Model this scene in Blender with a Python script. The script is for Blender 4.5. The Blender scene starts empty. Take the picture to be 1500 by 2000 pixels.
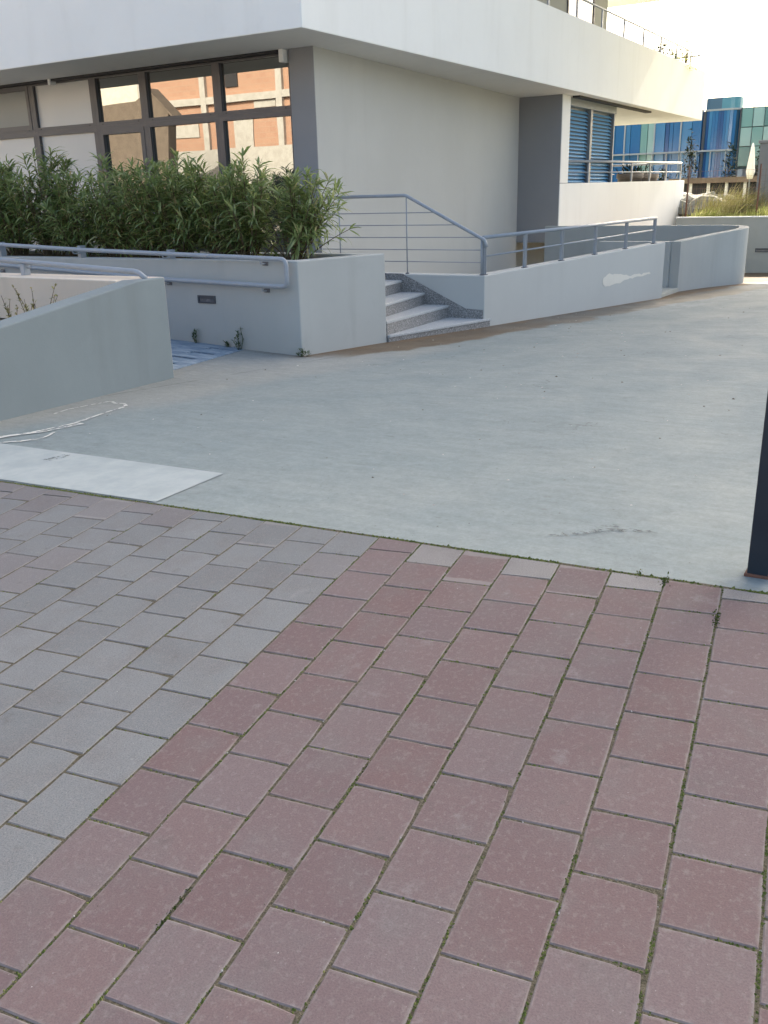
import bpy, bmesh, math, random
from mathutils import Vector, Matrix
R = math.radians
scene = bpy.context.scene
COL = scene.collection
random.seed(7)

# ------------------------------------------------------------------ camera
cam_d = bpy.data.cameras.new('camera')
cam = bpy.data.objects.new('camera', cam_d)
COL.objects.link(cam)
scene.camera = cam
cam_d.sensor_fit = 'VERTICAL'
cam_d.sensor_height = 36.0
cam_d.sensor_width = 27.0
cam_d.lens = 1772.85 / 2000.0 * 36.0
cam_d.clip_start = 0.05
cam_d.clip_end = 3000.0
def cam_axes(pitch, roll, yaw):
    c, s = math.cos, math.sin
    # rows of the level frame: world X, Y, Z seen by a level camera (x right, y down, z forward)
    L = Matrix(((s(yaw), 0, c(yaw)), (s(yaw - math.pi/2), 0, c(yaw - math.pi/2)), (0, -1, 0)))
    P = Matrix(((1, 0, 0), (0, c(pitch), -s(pitch)), (0, s(pitch), c(pitch))))
    Q = Matrix(((c(roll), -s(roll), 0), (s(roll), c(roll), 0), (0, 0, 1)))
    return (Q @ P) @ L.transposed()
A_ = cam_axes(R(19.1146), R(-1.49815), R(31.589))
right, down, fwd = Vector(A_[0]), Vector(A_[1]), Vector(A_[2])
m3 = Matrix((right, -down, -fwd)).transposed()
cam.matrix_world = Matrix.Translation((0, 0, 1.53)) @ m3.to_4x4()

# ------------------------------------------------------------------ sky, sun, exposure
SUN_EL, SUN_AZ = R(36.4), R(91.5)        # azimuth clockwise from +Y
world = bpy.data.worlds.new('World')
scene.world = world
world.use_nodes = True
wn = world.node_tree
for n in list(wn.nodes): wn.nodes.remove(n)
sky = wn.nodes.new('ShaderNodeTexSky')
sky.sky_type = 'NISHITA'
sky.sun_disc = False
sky.sun_elevation = SUN_EL
sky.sun_rotation = SUN_AZ
sky.air_density = 0.8
sky.dust_density = 5.0
sky.ozone_density = 1.0
bg = wn.nodes.new('ShaderNodeBackground'); bg.inputs[1].default_value = 0.14
wo = wn.nodes.new('ShaderNodeOutputWorld')
wb = wn.nodes.new('ShaderNodeMix'); wb.data_type = 'RGBA'; wb.blend_type = 'MULTIPLY'   # camera white balance for open shade
wb.inputs[0].default_value = 1.0; wb.inputs[7].default_value = (1.0, .975, .885, 1.0)
wn.links.new(sky.outputs[0], wb.inputs[6]); wn.links.new(wb.outputs[2], bg.inputs[0]); wn.links.new(bg.outputs[0], wo.inputs[0])
sd = bpy.data.lights.new('sun', 'SUN')
sd.energy = 3.6; sd.angle = R(0.53); sd.color = (1.0, 0.93, 0.79)
sun = bpy.data.objects.new('sun', sd); COL.objects.link(sun)
sdir = Vector((math.sin(SUN_AZ)*math.cos(SUN_EL), math.cos(SUN_AZ)*math.cos(SUN_EL), math.sin(SUN_EL)))
sun.rotation_euler = sdir.to_track_quat('Z', 'Y').to_euler()
sun.location = sdir * 60
vs = scene.view_settings
vs.view_transform = 'Standard'; vs.look = 'None'; vs.gamma = 1.0; vs.use_curve_mapping = False
vs.exposure = 1.93

# ------------------------------------------------------------------ node helpers
class NT:
    def __init__(s, name):
        s.m = bpy.data.materials.new(name); s.m.use_nodes = True
        s.t = s.m.node_tree
        for n in list(s.t.nodes): s.t.nodes.remove(n)
        s.out = s.t.nodes.new('ShaderNodeOutputMaterial')
        s.p = s.t.nodes.new('ShaderNodeBsdfPrincipled')
        s.t.links.new(s.p.outputs[0], s.out.inputs[0])
        s._co = None
    def n(s, k, **kw):
        o = s.t.nodes.new(k)
        for a, b in kw.items(): setattr(o, a, b)
        return o
    def l(s, a, b): s.t.links.new(a, b)
    def put(s, v, sock):
        if hasattr(v, 'is_linked') or hasattr(v, 'links'): s.l(v, sock)
        else: sock.default_value = v
    def co(s):
        if s._co is None: s._co = s.n('ShaderNodeTexCoord').outputs['Object']
        return s._co
    def noise(s, scale, detail=4, rough=.55, vec=None, dist=0.0):
        o = s.n('ShaderNodeTexNoise'); s.l(vec or s.co(), o.inputs['Vector'])
        o.inputs['Scale'].default_value = scale; o.inputs['Detail'].default_value = detail
        o.inputs['Roughness'].default_value = rough; o.inputs['Distortion'].default_value = dist
        return o.outputs['Fac']
    def stretch(s, sc, rot=0.0):
        o = s.n('ShaderNodeMapping'); s.l(s.co(), o.inputs[0])
        o.inputs['Rotation'].default_value = (0, 0, rot); o.inputs['Scale'].default_value = sc
        return o.outputs[0]
    def ramp(s, f, a, b, ca=0.0, cb=1.0):
        o = s.n('ShaderNodeMapRange'); o.clamp = True; o.interpolation_type = 'SMOOTHSTEP'
        s.put(f, o.inputs[0])
        o.inputs[1].default_value = a; o.inputs[2].default_value = b
        o.inputs[3].default_value = ca; o.inputs[4].default_value = cb
        return o.outputs[0]
    def math(s, op, a, b=0.0, c=None):
        o = s.n('ShaderNodeMath', operation=op)
        s.put(a, o.inputs[0]); s.put(b, o.inputs[1])
        if c is not None: s.put(c, o.inputs[2])
        return o.outputs[0]
    def mix(s, f, a, b, mode='MIX'):
        o = s.n('ShaderNodeMix', data_type='RGBA', blend_type=mode)
        s.put(f, o.inputs[0]); s.put(c4(a), o.inputs[6]); s.put(c4(b), o.inputs[7])
        return o.outputs[2]
    def bump(s, h, strength=.3, dist=.01, prev=None):
        o = s.n('ShaderNodeBump'); s.l(h, o.inputs['Height'])
        o.inputs['Strength'].default_value = strength; o.inputs['Distance'].default_value = dist
        if prev: s.l(prev, o.inputs['Normal'])
        return o.outputs[0]
    def done(s, col, rough=.8, normal=None, spec=.3, metal=0.0):
        s.put(c4(col), s.p.inputs['Base Color']); s.put(rough, s.p.inputs['Roughness'])
        s.p.inputs['Specular IOR Level'].default_value = spec; s.p.inputs['Metallic'].default_value = metal
        if normal: s.l(normal, s.p.inputs['Normal'])
        return s.m
def c4(c):
    if isinstance(c, tuple) and len(c) == 3: return (c[0], c[1], c[2], 1.0)
    return c

# ------------------------------------------------------------------ materials
def plaster(name, col, var=.07, dirt=(.16, .15, .13), dirt_amt=.25, fine=1.0):
    t = NT(name)
    big = t.noise(.55, 5, .6); mid = t.noise(4.0, 5, .6); fin = t.noise(120, 3, .6)
    st = t.noise(1.0, 4, .6, t.stretch((2.2, 2.2, .22)))
    c = t.mix(t.ramp(big, .3, .7), tuple(x*(1-var) for x in col), tuple(min(1, x*(1+var)) for x in col))
    c = t.mix(t.math('MULTIPLY', t.ramp(st, .52, .78), dirt_amt), c, dirt)
    c = t.mix(t.math('MULTIPLY', t.ramp(mid, .55, .8), dirt_amt*.5), c, dirt)
    nb = t.bump(fin, .25*fine, .004); nb = t.bump(mid, .12, .02, nb)
    return t.done(c, .88, nb, .2)
M = {}
M['white'] = plaster('white_plaster', (.80, .80, .775), .02, (.58, .56, .51), .16)
M['gray'] = plaster('gray_plaster', (.42, .425, .405), .05, (.30, .29, .27), .32)
M['gray_wall'] = plaster('light_gray_wall_plaster', (.50, .50, .475), .03, (.38, .37, .35), .15)
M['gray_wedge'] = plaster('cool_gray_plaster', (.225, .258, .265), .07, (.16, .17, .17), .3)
M['gray_dark'] = plaster('dark_gray_plaster', (.27, .27, .28), .04, (.2, .2, .2), .15)
M['beige'] = plaster('beige_plaster', (.66, .57, .47), .05, (.45, .38, .29), .3)
M['scar'] = plaster('bare_render', (.70, .66, .58), .08, (.52, .49, .43), .4)
M['lilac'] = plaster('lilac_gray_plaster', (.45, .44, .46), .04, (.32, .31, .31), .2)
M['fargray'] = plaster('far_wall_plaster', (.40, .40, .36), .06, (.25, .24, .2), .3)

def metal(name, col, rough=.45, met=.0):
    t = NT(name)
    n = t.noise(14, 4, .6); f = t.noise(160, 2)
    c = t.mix(t.ramp(n, .35, .7), tuple(x*.95 for x in col), tuple(min(1, x*1.03) for x in col))
    return t.done(c, t.ramp(n, .3, .7, rough-.08, rough+.1), t.bump(f, .02, .001), .5, met)
M['rail'] = metal('grey_painted_steel', (.30, .325, .355), .42)
M['rail_thin'] = metal('grey_rod_steel', (.30, .32, .35), .45)
M['frame'] = metal('bronze_window_aluminium', (.082, .078, .084), .42)
M['frame_blue'] = metal('grey_window_aluminium', (.16, .18, .2), .45)
def post_paint():
    t = NT('scratched_blue_black_paint')
    sc = t.noise(30, 5, .7, t.stretch((1, 1, .12), 0)); d = t.noise(7, 5, .65)
    c = t.mix(t.math('MULTIPLY', t.ramp(sc, .66, .72), .35), (.012, .021, .033), (.10, .11, .12))
    c = t.mix(t.math('MULTIPLY', t.ramp(d, .55, .75), .3), c, (.045, .045, .045))
    return t.done(c, t.ramp(d, .3, .7, .3, .55), t.bump(sc, .08, .001), .5)
M['black'] = post_paint()
M['dark'] = metal('dark_recess', (.02, .02, .024), .7)
M['rust'] = metal('rusty_iron', (.16, .075, .05), .85)
M['shutter'] = metal('blue_grey_shutter', (.13, .34, .56), .5)
M['shutter_grey'] = metal('grey_shutter_head', (.20, .23, .25), .5)
M['lamp_body'] = metal('dark_lamp_casing', (.06, .065, .075), .5)
M['lamp_lens'] = metal('lamp_lens', (.13, .135, .15), .25)
M['bracket'] = metal('bracket_steel', (.12, .12, .13), .5)

def glass(name, tint, refl=.42, inner=(.03, .032, .03), rough=.0, wob=.0):
    t = NT(name)
    g = t.n('ShaderNodeBsdfGlossy'); g.inputs['Color'].default_value = c4(tint); g.inputs['Roughness'].default_value = rough
    d = t.n('ShaderNodeBsdfDiffuse'); d.inputs['Color'].default_value = c4(inner)
    if wob:
        nb = t.bump(t.noise(1.1, 1, .4), wob, .02); t.l(nb, g.inputs['Normal'])
    mx = t.n('ShaderNodeMixShader'); mx.inputs[0].default_value = refl
    t.l(d.outputs[0], mx.inputs[1]); t.l(g.outputs[0], mx.inputs[2]); t.l(mx.outputs[0], t.out.inputs[0])
    t.t.nodes.remove(t.p)
    return t.m
M['glass'] = glass('reflective_window_glass', (.90, .91, .88), .31, (.05, .048, .042), 0, .03)
def blind(name, col):
    t = NT(name)
    n = t.noise(.8, 3)
    m = t.done(t.mix(n, tuple(x*.93 for x in col), col), .35, None, .5)
    return m
M['blind'] = blind('white_blind_behind_glass', (.56, .56, .55))
M['blind_dark'] = blind('grey_blind_behind_glass', (.20, .215, .215))

def concrete_drive():
    t = NT('driveway_concrete')
    big = t.noise(.32, 5, .6); mid = t.noise(1.7, 6, .62, None, .6); fin = t.noise(55, 4, .65); sp = t.noise(260, 2, .6)
    brush = t.noise(9, 6, .72, None, 1.0)
    scuff = t.noise(3.2, 7, .74, t.stretch((1.6, .8, 1), R(12)), .8)
    sep = t.n('ShaderNodeSeparateXYZ'); t.l(t.co(), sep.inputs[0])
    X, Y = sep.outputs[0], sep.outputs[1]
    c = t.mix(t.ramp(big, .34, .66), (.186, .224, .230), (.212, .244, .244))
    c = t.mix(t.math('MULTIPLY', t.ramp(mid, .44, .72), .45), c, (.170, .206, .214))
    c = t.mix(t.math('MULTIPLY', t.ramp(brush, .5, .8), .5), c, (.245, .276, .283))
    c = t.mix(t.math('MULTIPLY', t.ramp(scuff, .54, .74), .42), c, (.122, .146, .154))
    # paler, beige margin along the left wall and the planter
    dl = t.math('ADD', t.math('MULTIPLY', t.math('SUBTRACT', X, 10.847), -.2174), t.math('MULTIPLY', t.math('SUBTRACT', Y, 5.077), -.976))
    al = t.math('ADD', t.math('MULTIPLY', t.math('SUBTRACT', X, 10.847), .976), t.math('MULTIPLY', t.math('SUBTRACT', Y, 5.077), -.2174))
    e = t.math('ADD', dl, t.math('MULTIPLY', t.math('SUBTRACT', t.noise(.9, 4, .6), .5), 1.1))
    marg = t.math('MULTIPLY', t.ramp(e, 1.25, .75), t.ramp(al, -1.0, -2.4))
    c = t.mix(t.math('MULTIPLY', marg, .6), c, (.295, .290, .265))
    # damp brown run-off stain along the foot of the steps and the wall
    w = t.math('ADD', dl, t.math('MULTIPLY', t.math('SUBTRACT', t.noise(1.6, 5, .65), .5), .75))
    w2 = t.math('ADD', w, t.ramp(al, -3.6, -1.6, .48, 0.0))
    run = t.ramp(w2, .80, .66)
    runm = t.math('MULTIPLY', t.math('MULTIPLY', run, t.ramp(al, 9.0, 5.5)), t.ramp(al, -3.2, -2.6))
    tone = t.mix(t.ramp(al, -.8, 2.2), (.112, .076, .042), (.120, .108, .090))
    c = t.mix(t.math('MULTIPLY', runm, .92), c, tone)
    pale = t.math('MULTIPLY', t.ramp(t.math('ABSOLUTE', t.math('SUBTRACT', w, .95)), .42, .1), t.math('MULTIPLY', t.ramp(al, 1.5, 3.2), t.ramp(scuff, .46, .62)))
    c = t.mix(t.math('MULTIPLY', pale, .55), c, (.33, .365, .375))
    # yellowish dirt right against the walls
    edge = t.math('MULTIPLY', t.math('MULTIPLY', t.ramp(w, .16, .0), t.ramp(al, -3.4, -2.9)), .85)
    c = t.mix(edge, c, (.16, .10, .05))
    # expansion joint
    j = t.math('ABSOLUTE', t.math('SUBTRACT', dl, .33))
    jm = t.math('MULTIPLY', t.ramp(j, .012, .004), t.math('MULTIPLY', t.ramp(t.noise(2.0, 3), .4, .55), t.ramp(al, -2.6, -3.2)))
    c = t.mix(t.math('MULTIPLY', jm, .7), c, (.09, .085, .08))
    c = t.mix(t.math('MULTIPLY', t.ramp(t.noise(16, 4, .7), .62, .74), .45), c, (.15, .16, .16))
    c = t.mix(t.math('MULTIPLY', t.math('SUBTRACT', fin, .5), .5), c, (.1, .1, .1))
    spot = t.noise(38, 2, .5)
    c = t.mix(t.math('MULTIPLY', t.ramp(spot, .745, .775), .8), c, (.07, .07, .065))
    g1 = t.noise(22, 6, .7, None, .4); g2 = t.noise(60, 5, .72); g3 = t.noise(7, 6, .7, t.stretch((2.4, .55, 1), R(-32)), .3)
    def tone_by(col, f, lo, hi, a=.34, b=.66):
        v = t.ramp(f, a, b, lo, hi); cm = t.n('ShaderNodeCombineColor'); [t.l(v, cm.inputs[k]) for k in range(3)]
        return t.mix(1.0, col, cm.outputs[0], 'MULTIPLY')
    c = tone_by(c, g1, .945, 1.05); c = tone_by(c, g2, .94, 1.055); c = tone_by(c, g3, .93, 1.06)
    dash = t.noise(11, 4, .6, t.stretch((1.5, .45, 1), R(-30)))
    c = t.mix(t.math('MULTIPLY', t.ramp(dash, .69, .75), .5), c, (.09, .10, .105))
    agg = t.noise(420, 2, .6)
    c = t.mix(t.math('MULTIPLY', t.ramp(agg, .56, .70), .22), c, (.36, .37, .37))
    c = t.mix(t.math('MULTIPLY', t.ramp(t.noise(130, 3, .7), .58, .72), .28), c, (.11, .12, .125))
    vc = t.n('ShaderNodeTexVoronoi', feature='DISTANCE_TO_EDGE'); vc.inputs['Scale'].default_value = .42
    dv = t.n('ShaderNodeVectorMath', operation='ADD'); nz = t.n('ShaderNodeTexNoise'); t.l(t.co(), nz.inputs['Vector']); nz.inputs['Scale'].default_value = 2.2; nz.inputs['Detail'].default_value = 6
    t.l(t.co(), dv.inputs[0]); t.l(nz.outputs['Color'], dv.inputs[1]); t.l(dv.outputs[0], vc.inputs['Vector'])
    crk = t.math('MULTIPLY', t.ramp(vc.outputs['Distance'], .0032, .0010), t.ramp(t.noise(.6, 3), .52, .6))
    c = t.mix(t.math('MULTIPLY', crk, .45), c, (.08, .085, .085))
    nb = t.bump(sp, .22, .003); nb = t.bump(brush, .2, .006, nb); nb = t.bump(mid, .15, .02, nb)
    rough = t.math('SUBTRACT', t.ramp(mid, .3, .7, .72, .9), t.math('MULTIPLY', runm, .22))
    return t.done(c, rough, nb, .3)
M['drive'] = concrete_drive()

def patch_mat():
    t = NT('pale_concrete_patch')
    mid = t.noise(5, 6, .65); br = t.noise(4, 5, .7, t.stretch((1, 5, 1), R(-15)))
    c = t.mix(t.ramp(mid, .3, .7), (.285, .325, .332), (.345, .38, .384))
    c = t.mix(t.math('MULTIPLY', t.ramp(br, .55, .75), .6), c, (.28, .315, .32))
    return t.done(c, .85, t.bump(t.noise(180, 3), .25, .003), .25)
M['patch'] = patch_mat()

def marks(name, col, thr=.5, scale=22, st=(1, 1, 1), rot=0):
    t = NT(name)
    a = t.ramp(t.noise(scale, 5, .7, t.stretch(st, rot)), thr-.05, thr+.12)
    t.l(a, t.p.inputs['Alpha'])
    return t.done(col, .8)
M['paint'] = marks('worn_white_paint', (.56, .56, .53), .40, 16)
M['tyre'] = marks('rubber_mark', (.13, .14, .145), .53, 60, (1, .4, 1), R(-10))

def paver(name, a, b, grain):
    t = NT(name)
    oi = t.n('ShaderNodeObjectInfo')
    r = oi.outputs['Random']
    off = t.n('ShaderNodeVectorMath', operation='ADD')
    cmb = t.n('ShaderNodeCombineXYZ'); t.l(t.math('MULTIPLY', r, 57.0), cmb.inputs[0]); t.l(t.math('MULTIPLY', r, 31.0), cmb.inputs[1])
    t.l(t.co(), off.inputs[0]); t.l(cmb.outputs[0], off.inputs[1])
    v = off.outputs[0]
    big = t.noise(5, 5, .6, v); mid = t.noise(26, 5, .65, v); fin = t.noise(210, 3, .75, v); sp = t.noise(150, 2, .5, v)
    c = t.mix(r, a, b)
    lum = t.n('ShaderNodeHueSaturation'); t.l(c, lum.inputs['Color'])
    r2 = t.math('FRACT', t.math('MULTIPLY', r, 7.31))
    t.l(t.ramp(r2, 0, 1, .93, 1.06), lum.inputs['Value']); t.l(t.ramp(r2, 0, 1, 1.06, .88), lum.inputs['Saturation'])
    c = lum.outputs[0]
    c = t.mix(t.math('MULTIPLY', t.ramp(big, .42, .72), .42), c, (.150, .136, .136))
    c = t.mix(t.math('MULTIPLY', t.ramp(mid, .62, .78), .25), c, (.27, .255, .25))
    c = t.mix(t.math('MULTIPLY', t.ramp(t.noise(8, 7, .72, v, .15), .57, .72), .34), c, (.26, .25, .252))
    c = t.mix(t.math('MULTIPLY', t.math('SUBTRACT', fin, .44), grain*1.2), c, (.02, .02, .02))
    c = t.mix(t.math('MULTIPLY', t.ramp(t.noise(55, 5, .7, v), .5, .68), .22), c, (.27, .255, .25))
    c = t.mix(t.math('MULTIPLY', t.ramp(sp, .70, .77), grain*.38), c, (.45, .44, .42))
    sx = t.n('ShaderNodeSeparateXYZ'); t.l(t.co(), sx.inputs[0])
    ed = t.math('MAXIMUM', t.math('DIVIDE', t.math('ABSOLUTE', sx.outputs[0]), .1065), t.math('DIVIDE', t.math('ABSOLUTE', sx.outputs[1]), .098))
    ed = t.math('ADD', ed, t.math('MULTIPLY', t.math('SUBTRACT', t.noise(30, 4, .65, v), .5), .22))
    c = t.mix(t.math('MULTIPLY', t.ramp(ed, .90, 1.02), .55), c, (.235, .222, .212))
    c = t.mix(t.math('MULTIPLY', t.ramp(t.noise(14, 4, .6, v), .60, .75), .35), c, (.095, .085, .078))
    nb = t.bump(fin, .35*grain, .003); nb = t.bump(mid, .15, .004, nb)
    return t.done(c, .82, nb, .3)
M['paver_red'] = paver('red_concrete_paver', (.150, .100, .100), (.152, .113, .117), .9)
M['paver_gray'] = paver('grey_concrete_paver', (.170, .178, .184), (.186, .196, .201), 1.5)
M['paver_mauve'] = paver('mauve_grey_paver', (.164, .155, .160), (.172, .165, .169), 1.3)
M['paver_chip'] = paver('granite_chip_strip', (.22, .205, .20), (.24, .23, .225), 1.4)

def soil(name, a, b, sc=40):
    t = NT(name)
    n = t.noise(sc, 5, .7); b2 = t.noise(3, 4, .6)
    c = t.mix(t.ramp(n, .35, .65), a, b)
    return t.done(t.mix(t.math('MULTIPLY', b2, .4), c, a), .95, t.bump(n, .8, .01), .1)
M['joint'] = soil('sandy_joint', (.070, .064, .045), (.165, .145, .108), 120)
M['soil'] = soil('planter_soil', (.04, .03, .022), (.09, .07, .05))
M['field'] = soil('rough_field', (.17, .15, .08), (.26, .24, .12), 6)
M['ground'] = soil('far_ground', (.26, .24, .20), (.32, .30, .26), 2)
M['asphalt'] = soil('dusty_street', (.17, .165, .155), (.22, .21, .20), 60)
M['rock'] = soil('pale_rubble', (.22, .22, .20), (.40, .39, .36), 3)
def island(name, stops, rough=.5, sub=0.0, spec=.4):
    t = NT(name)
    g = t.n('ShaderNodeNewGeometry')
    cr = t.n('ShaderNodeValToRGB'); t.l(g.outputs['Random Per Island'], cr.inputs[0])
    e = cr.color_ramp.elements
    while len(e) < len(stops): e.new(.5)
    for i, (p, c) in enumerate(stops): e[i].position = p; e[i].color = c4(c)
    t.done(cr.outputs[0], rough, None, spec)
    if sub:
        tr = t.n('ShaderNodeBsdfTranslucent'); t.l(cr.outputs[0], tr.inputs[0])
        mx = t.n('ShaderNodeMixShader'); mx.inputs[0].default_value = sub
        t.l(t.p.outputs[0], mx.inputs[1]); t.l(tr.outputs[0], mx.inputs[2]); t.l(mx.outputs[0], t.out.inputs[0])
    return t.m
M['moss'] = island('joint_moss', [(0, (.060, .085, .022)), (.6, (.11, .145, .035)), (1, (.20, .20, .08))], .9, 0, .1)
M['leaf'] = island('oleander_leaf', [(0, (.14, .20, .07)), (.40, (.22, .29, .10)), (.75, (.29, .36, .14)), (.93, (.38, .42, .18)), (1, (.44, .36, .19))], .27, .48, .9)
M['leaf_dry'] = island('dry_grass_blade', [(0, (.16, .15, .05)), (.5, (.30, .28, .10)), (1, (.42, .37, .22))], .8, .2, .2)
M['leaf_grass'] = island('grass_blade', [(0, (.17, .22, .05)), (.5, (.34, .37, .11)), (1, (.50, .47, .24))], .7, .35, .2)
M['leaf_weed'] = island('weed_leaf', [(0, (.045, .085, .028)), (1, (.10, .14, .05))], .5, .2, .4)
M['leaf_dark'] = island('dark_shrub_leaf', [(0, (.015, .03, .02)), (1, (.04, .055, .03))], .9, 0, .05)
M['grit'] = island('pale_grit', [(0, (.08, .07, .05)), (.35, (.16, .14, .11)), (.5, (.35, .33, .30)), (1, (.58, .56, .52))], .8)
M['stem'] = soil('shrub_stem', (.10, .075, .045), (.19, .15, .10), 30)
M['twig'] = soil('dry_twig', (.085, .055, .035), (.16, .12, .07), 30)

def granite(name, a, b, c3):
    t = NT(name)
    v = t.n('ShaderNodeTexVoronoi'); t.l(t.co(), v.inputs['Vector']); v.inputs['Scale'].default_value = 130
    n = t.noise(170, 3, .7)
    c = t.mix(t.ramp(n, .42, .58), a, b)
    c = t.mix(t.ramp(v.outputs['Color'], .55, .8), c, c3)
    return t.done(c, .55, t.bump(n, .1, .002), .4)
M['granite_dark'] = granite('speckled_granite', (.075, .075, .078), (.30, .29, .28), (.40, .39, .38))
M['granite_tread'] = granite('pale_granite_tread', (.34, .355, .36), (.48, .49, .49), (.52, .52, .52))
def tile_mat():
    t = NT('streaky_ramp_tile')
    oi = t.n('ShaderNodeObjectInfo')
    s = t.noise(2.2, 6, .7, t.stretch((9, 1.2, 1)), .5)
    c = t.mix(t.ramp(s, .3, .7), (.11, .175, .25), (.38, .44, .49))
    c = t.mix(t.math('MULTIPLY', oi.outputs['Random'], .35), c, (.15, .20, .27))
    return t.done(c, .7, t.bump(s, .1, .003), .35)
M['tile'] = tile_mat()
def brick_mat():
    t = NT('hollow_clay_block')
    b = t.n('ShaderNodeTexBrick'); 
    sep = t.n('ShaderNodeSeparateXYZ'); t.l(t.co(), sep.inputs[0])
    cmb = t.n('ShaderNodeCombineXYZ'); t.l(sep.outputs[1], cmb.inputs[0]); t.l(sep.outputs[2], cmb.inputs[1])
    t.l(cmb.outputs[0], b.inputs['Vector'])
    b.inputs['Color1'].default_value = c4((.44, .27, .19)); b.inputs['Color2'].default_value = c4((.40, .235, .165))
    b.inputs['Mortar'].default_value = c4((.42, .30, .22)); b.inputs['Scale'].default_value = 1.0
    b.inputs['Mortar Size'].default_value = .012; b.inputs['Brick Width'].default_value = .4; b.inputs['Row Height'].default_value = .24
    n = t.noise(1.2, 4)
    return t.done(t.mix(t.math('MULTIPLY', n, .3), b.outputs[0], (.5, .3, .2)), .9, t.bump(b.outputs['Fac'], .4, .01), .1)
M['brick'] = brick_mat()
M['cast'] = soil('cast_concrete', (.42, .40, .36), (.52, .50, .46), 3)
M['olive'] = soil('shaded_render', (.30, .27, .22), (.36, .33, .27), 2)
M['cream'] = soil('cream_render', (.60, .56, .47), (.68, .64, .55), 2)
M['roof_shade_brown'] = soil('roof_and_shade_brown', (.15, .12, .095), (.20, .16, .125), 3)  # brown for roofs; also puts shade into the wall of the house opposite
def blue(name, c, refl=.3): return glass(name, (.8, .9, 1.0), refl*.45, c, .12)
BLUES = [blue('blue_panel_deep', (.006, .075, .24), .12), blue('blue_panel_mid', (.012, .145, .35), .12), blue('blue_panel_light', (.04, .21, .42), .15),
         blue('teal_glass', (.07, .26, .33), .2), blue('blue_panel_slate', (.06, .13, .2), .15)]
GREENS = [blue('green_glass', (.17, .36, .31), .2), blue('pale_green_glass', (.30, .48, .42), .25), blue('dark_green_glass', (.08, .22, .19), .2)]
M['mullion'] = metal('pale_mullion', (.45, .47, .46), .5)
M['mullion_dark'] = metal('dark_mullion', (.05, .09, .1), .5)
M['canvas'] = metal('white_canvas', (.75, .75, .72), .9)
M['pot'] = metal('brown_plastic_pot', (.20, .17, .15), .6)

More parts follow.
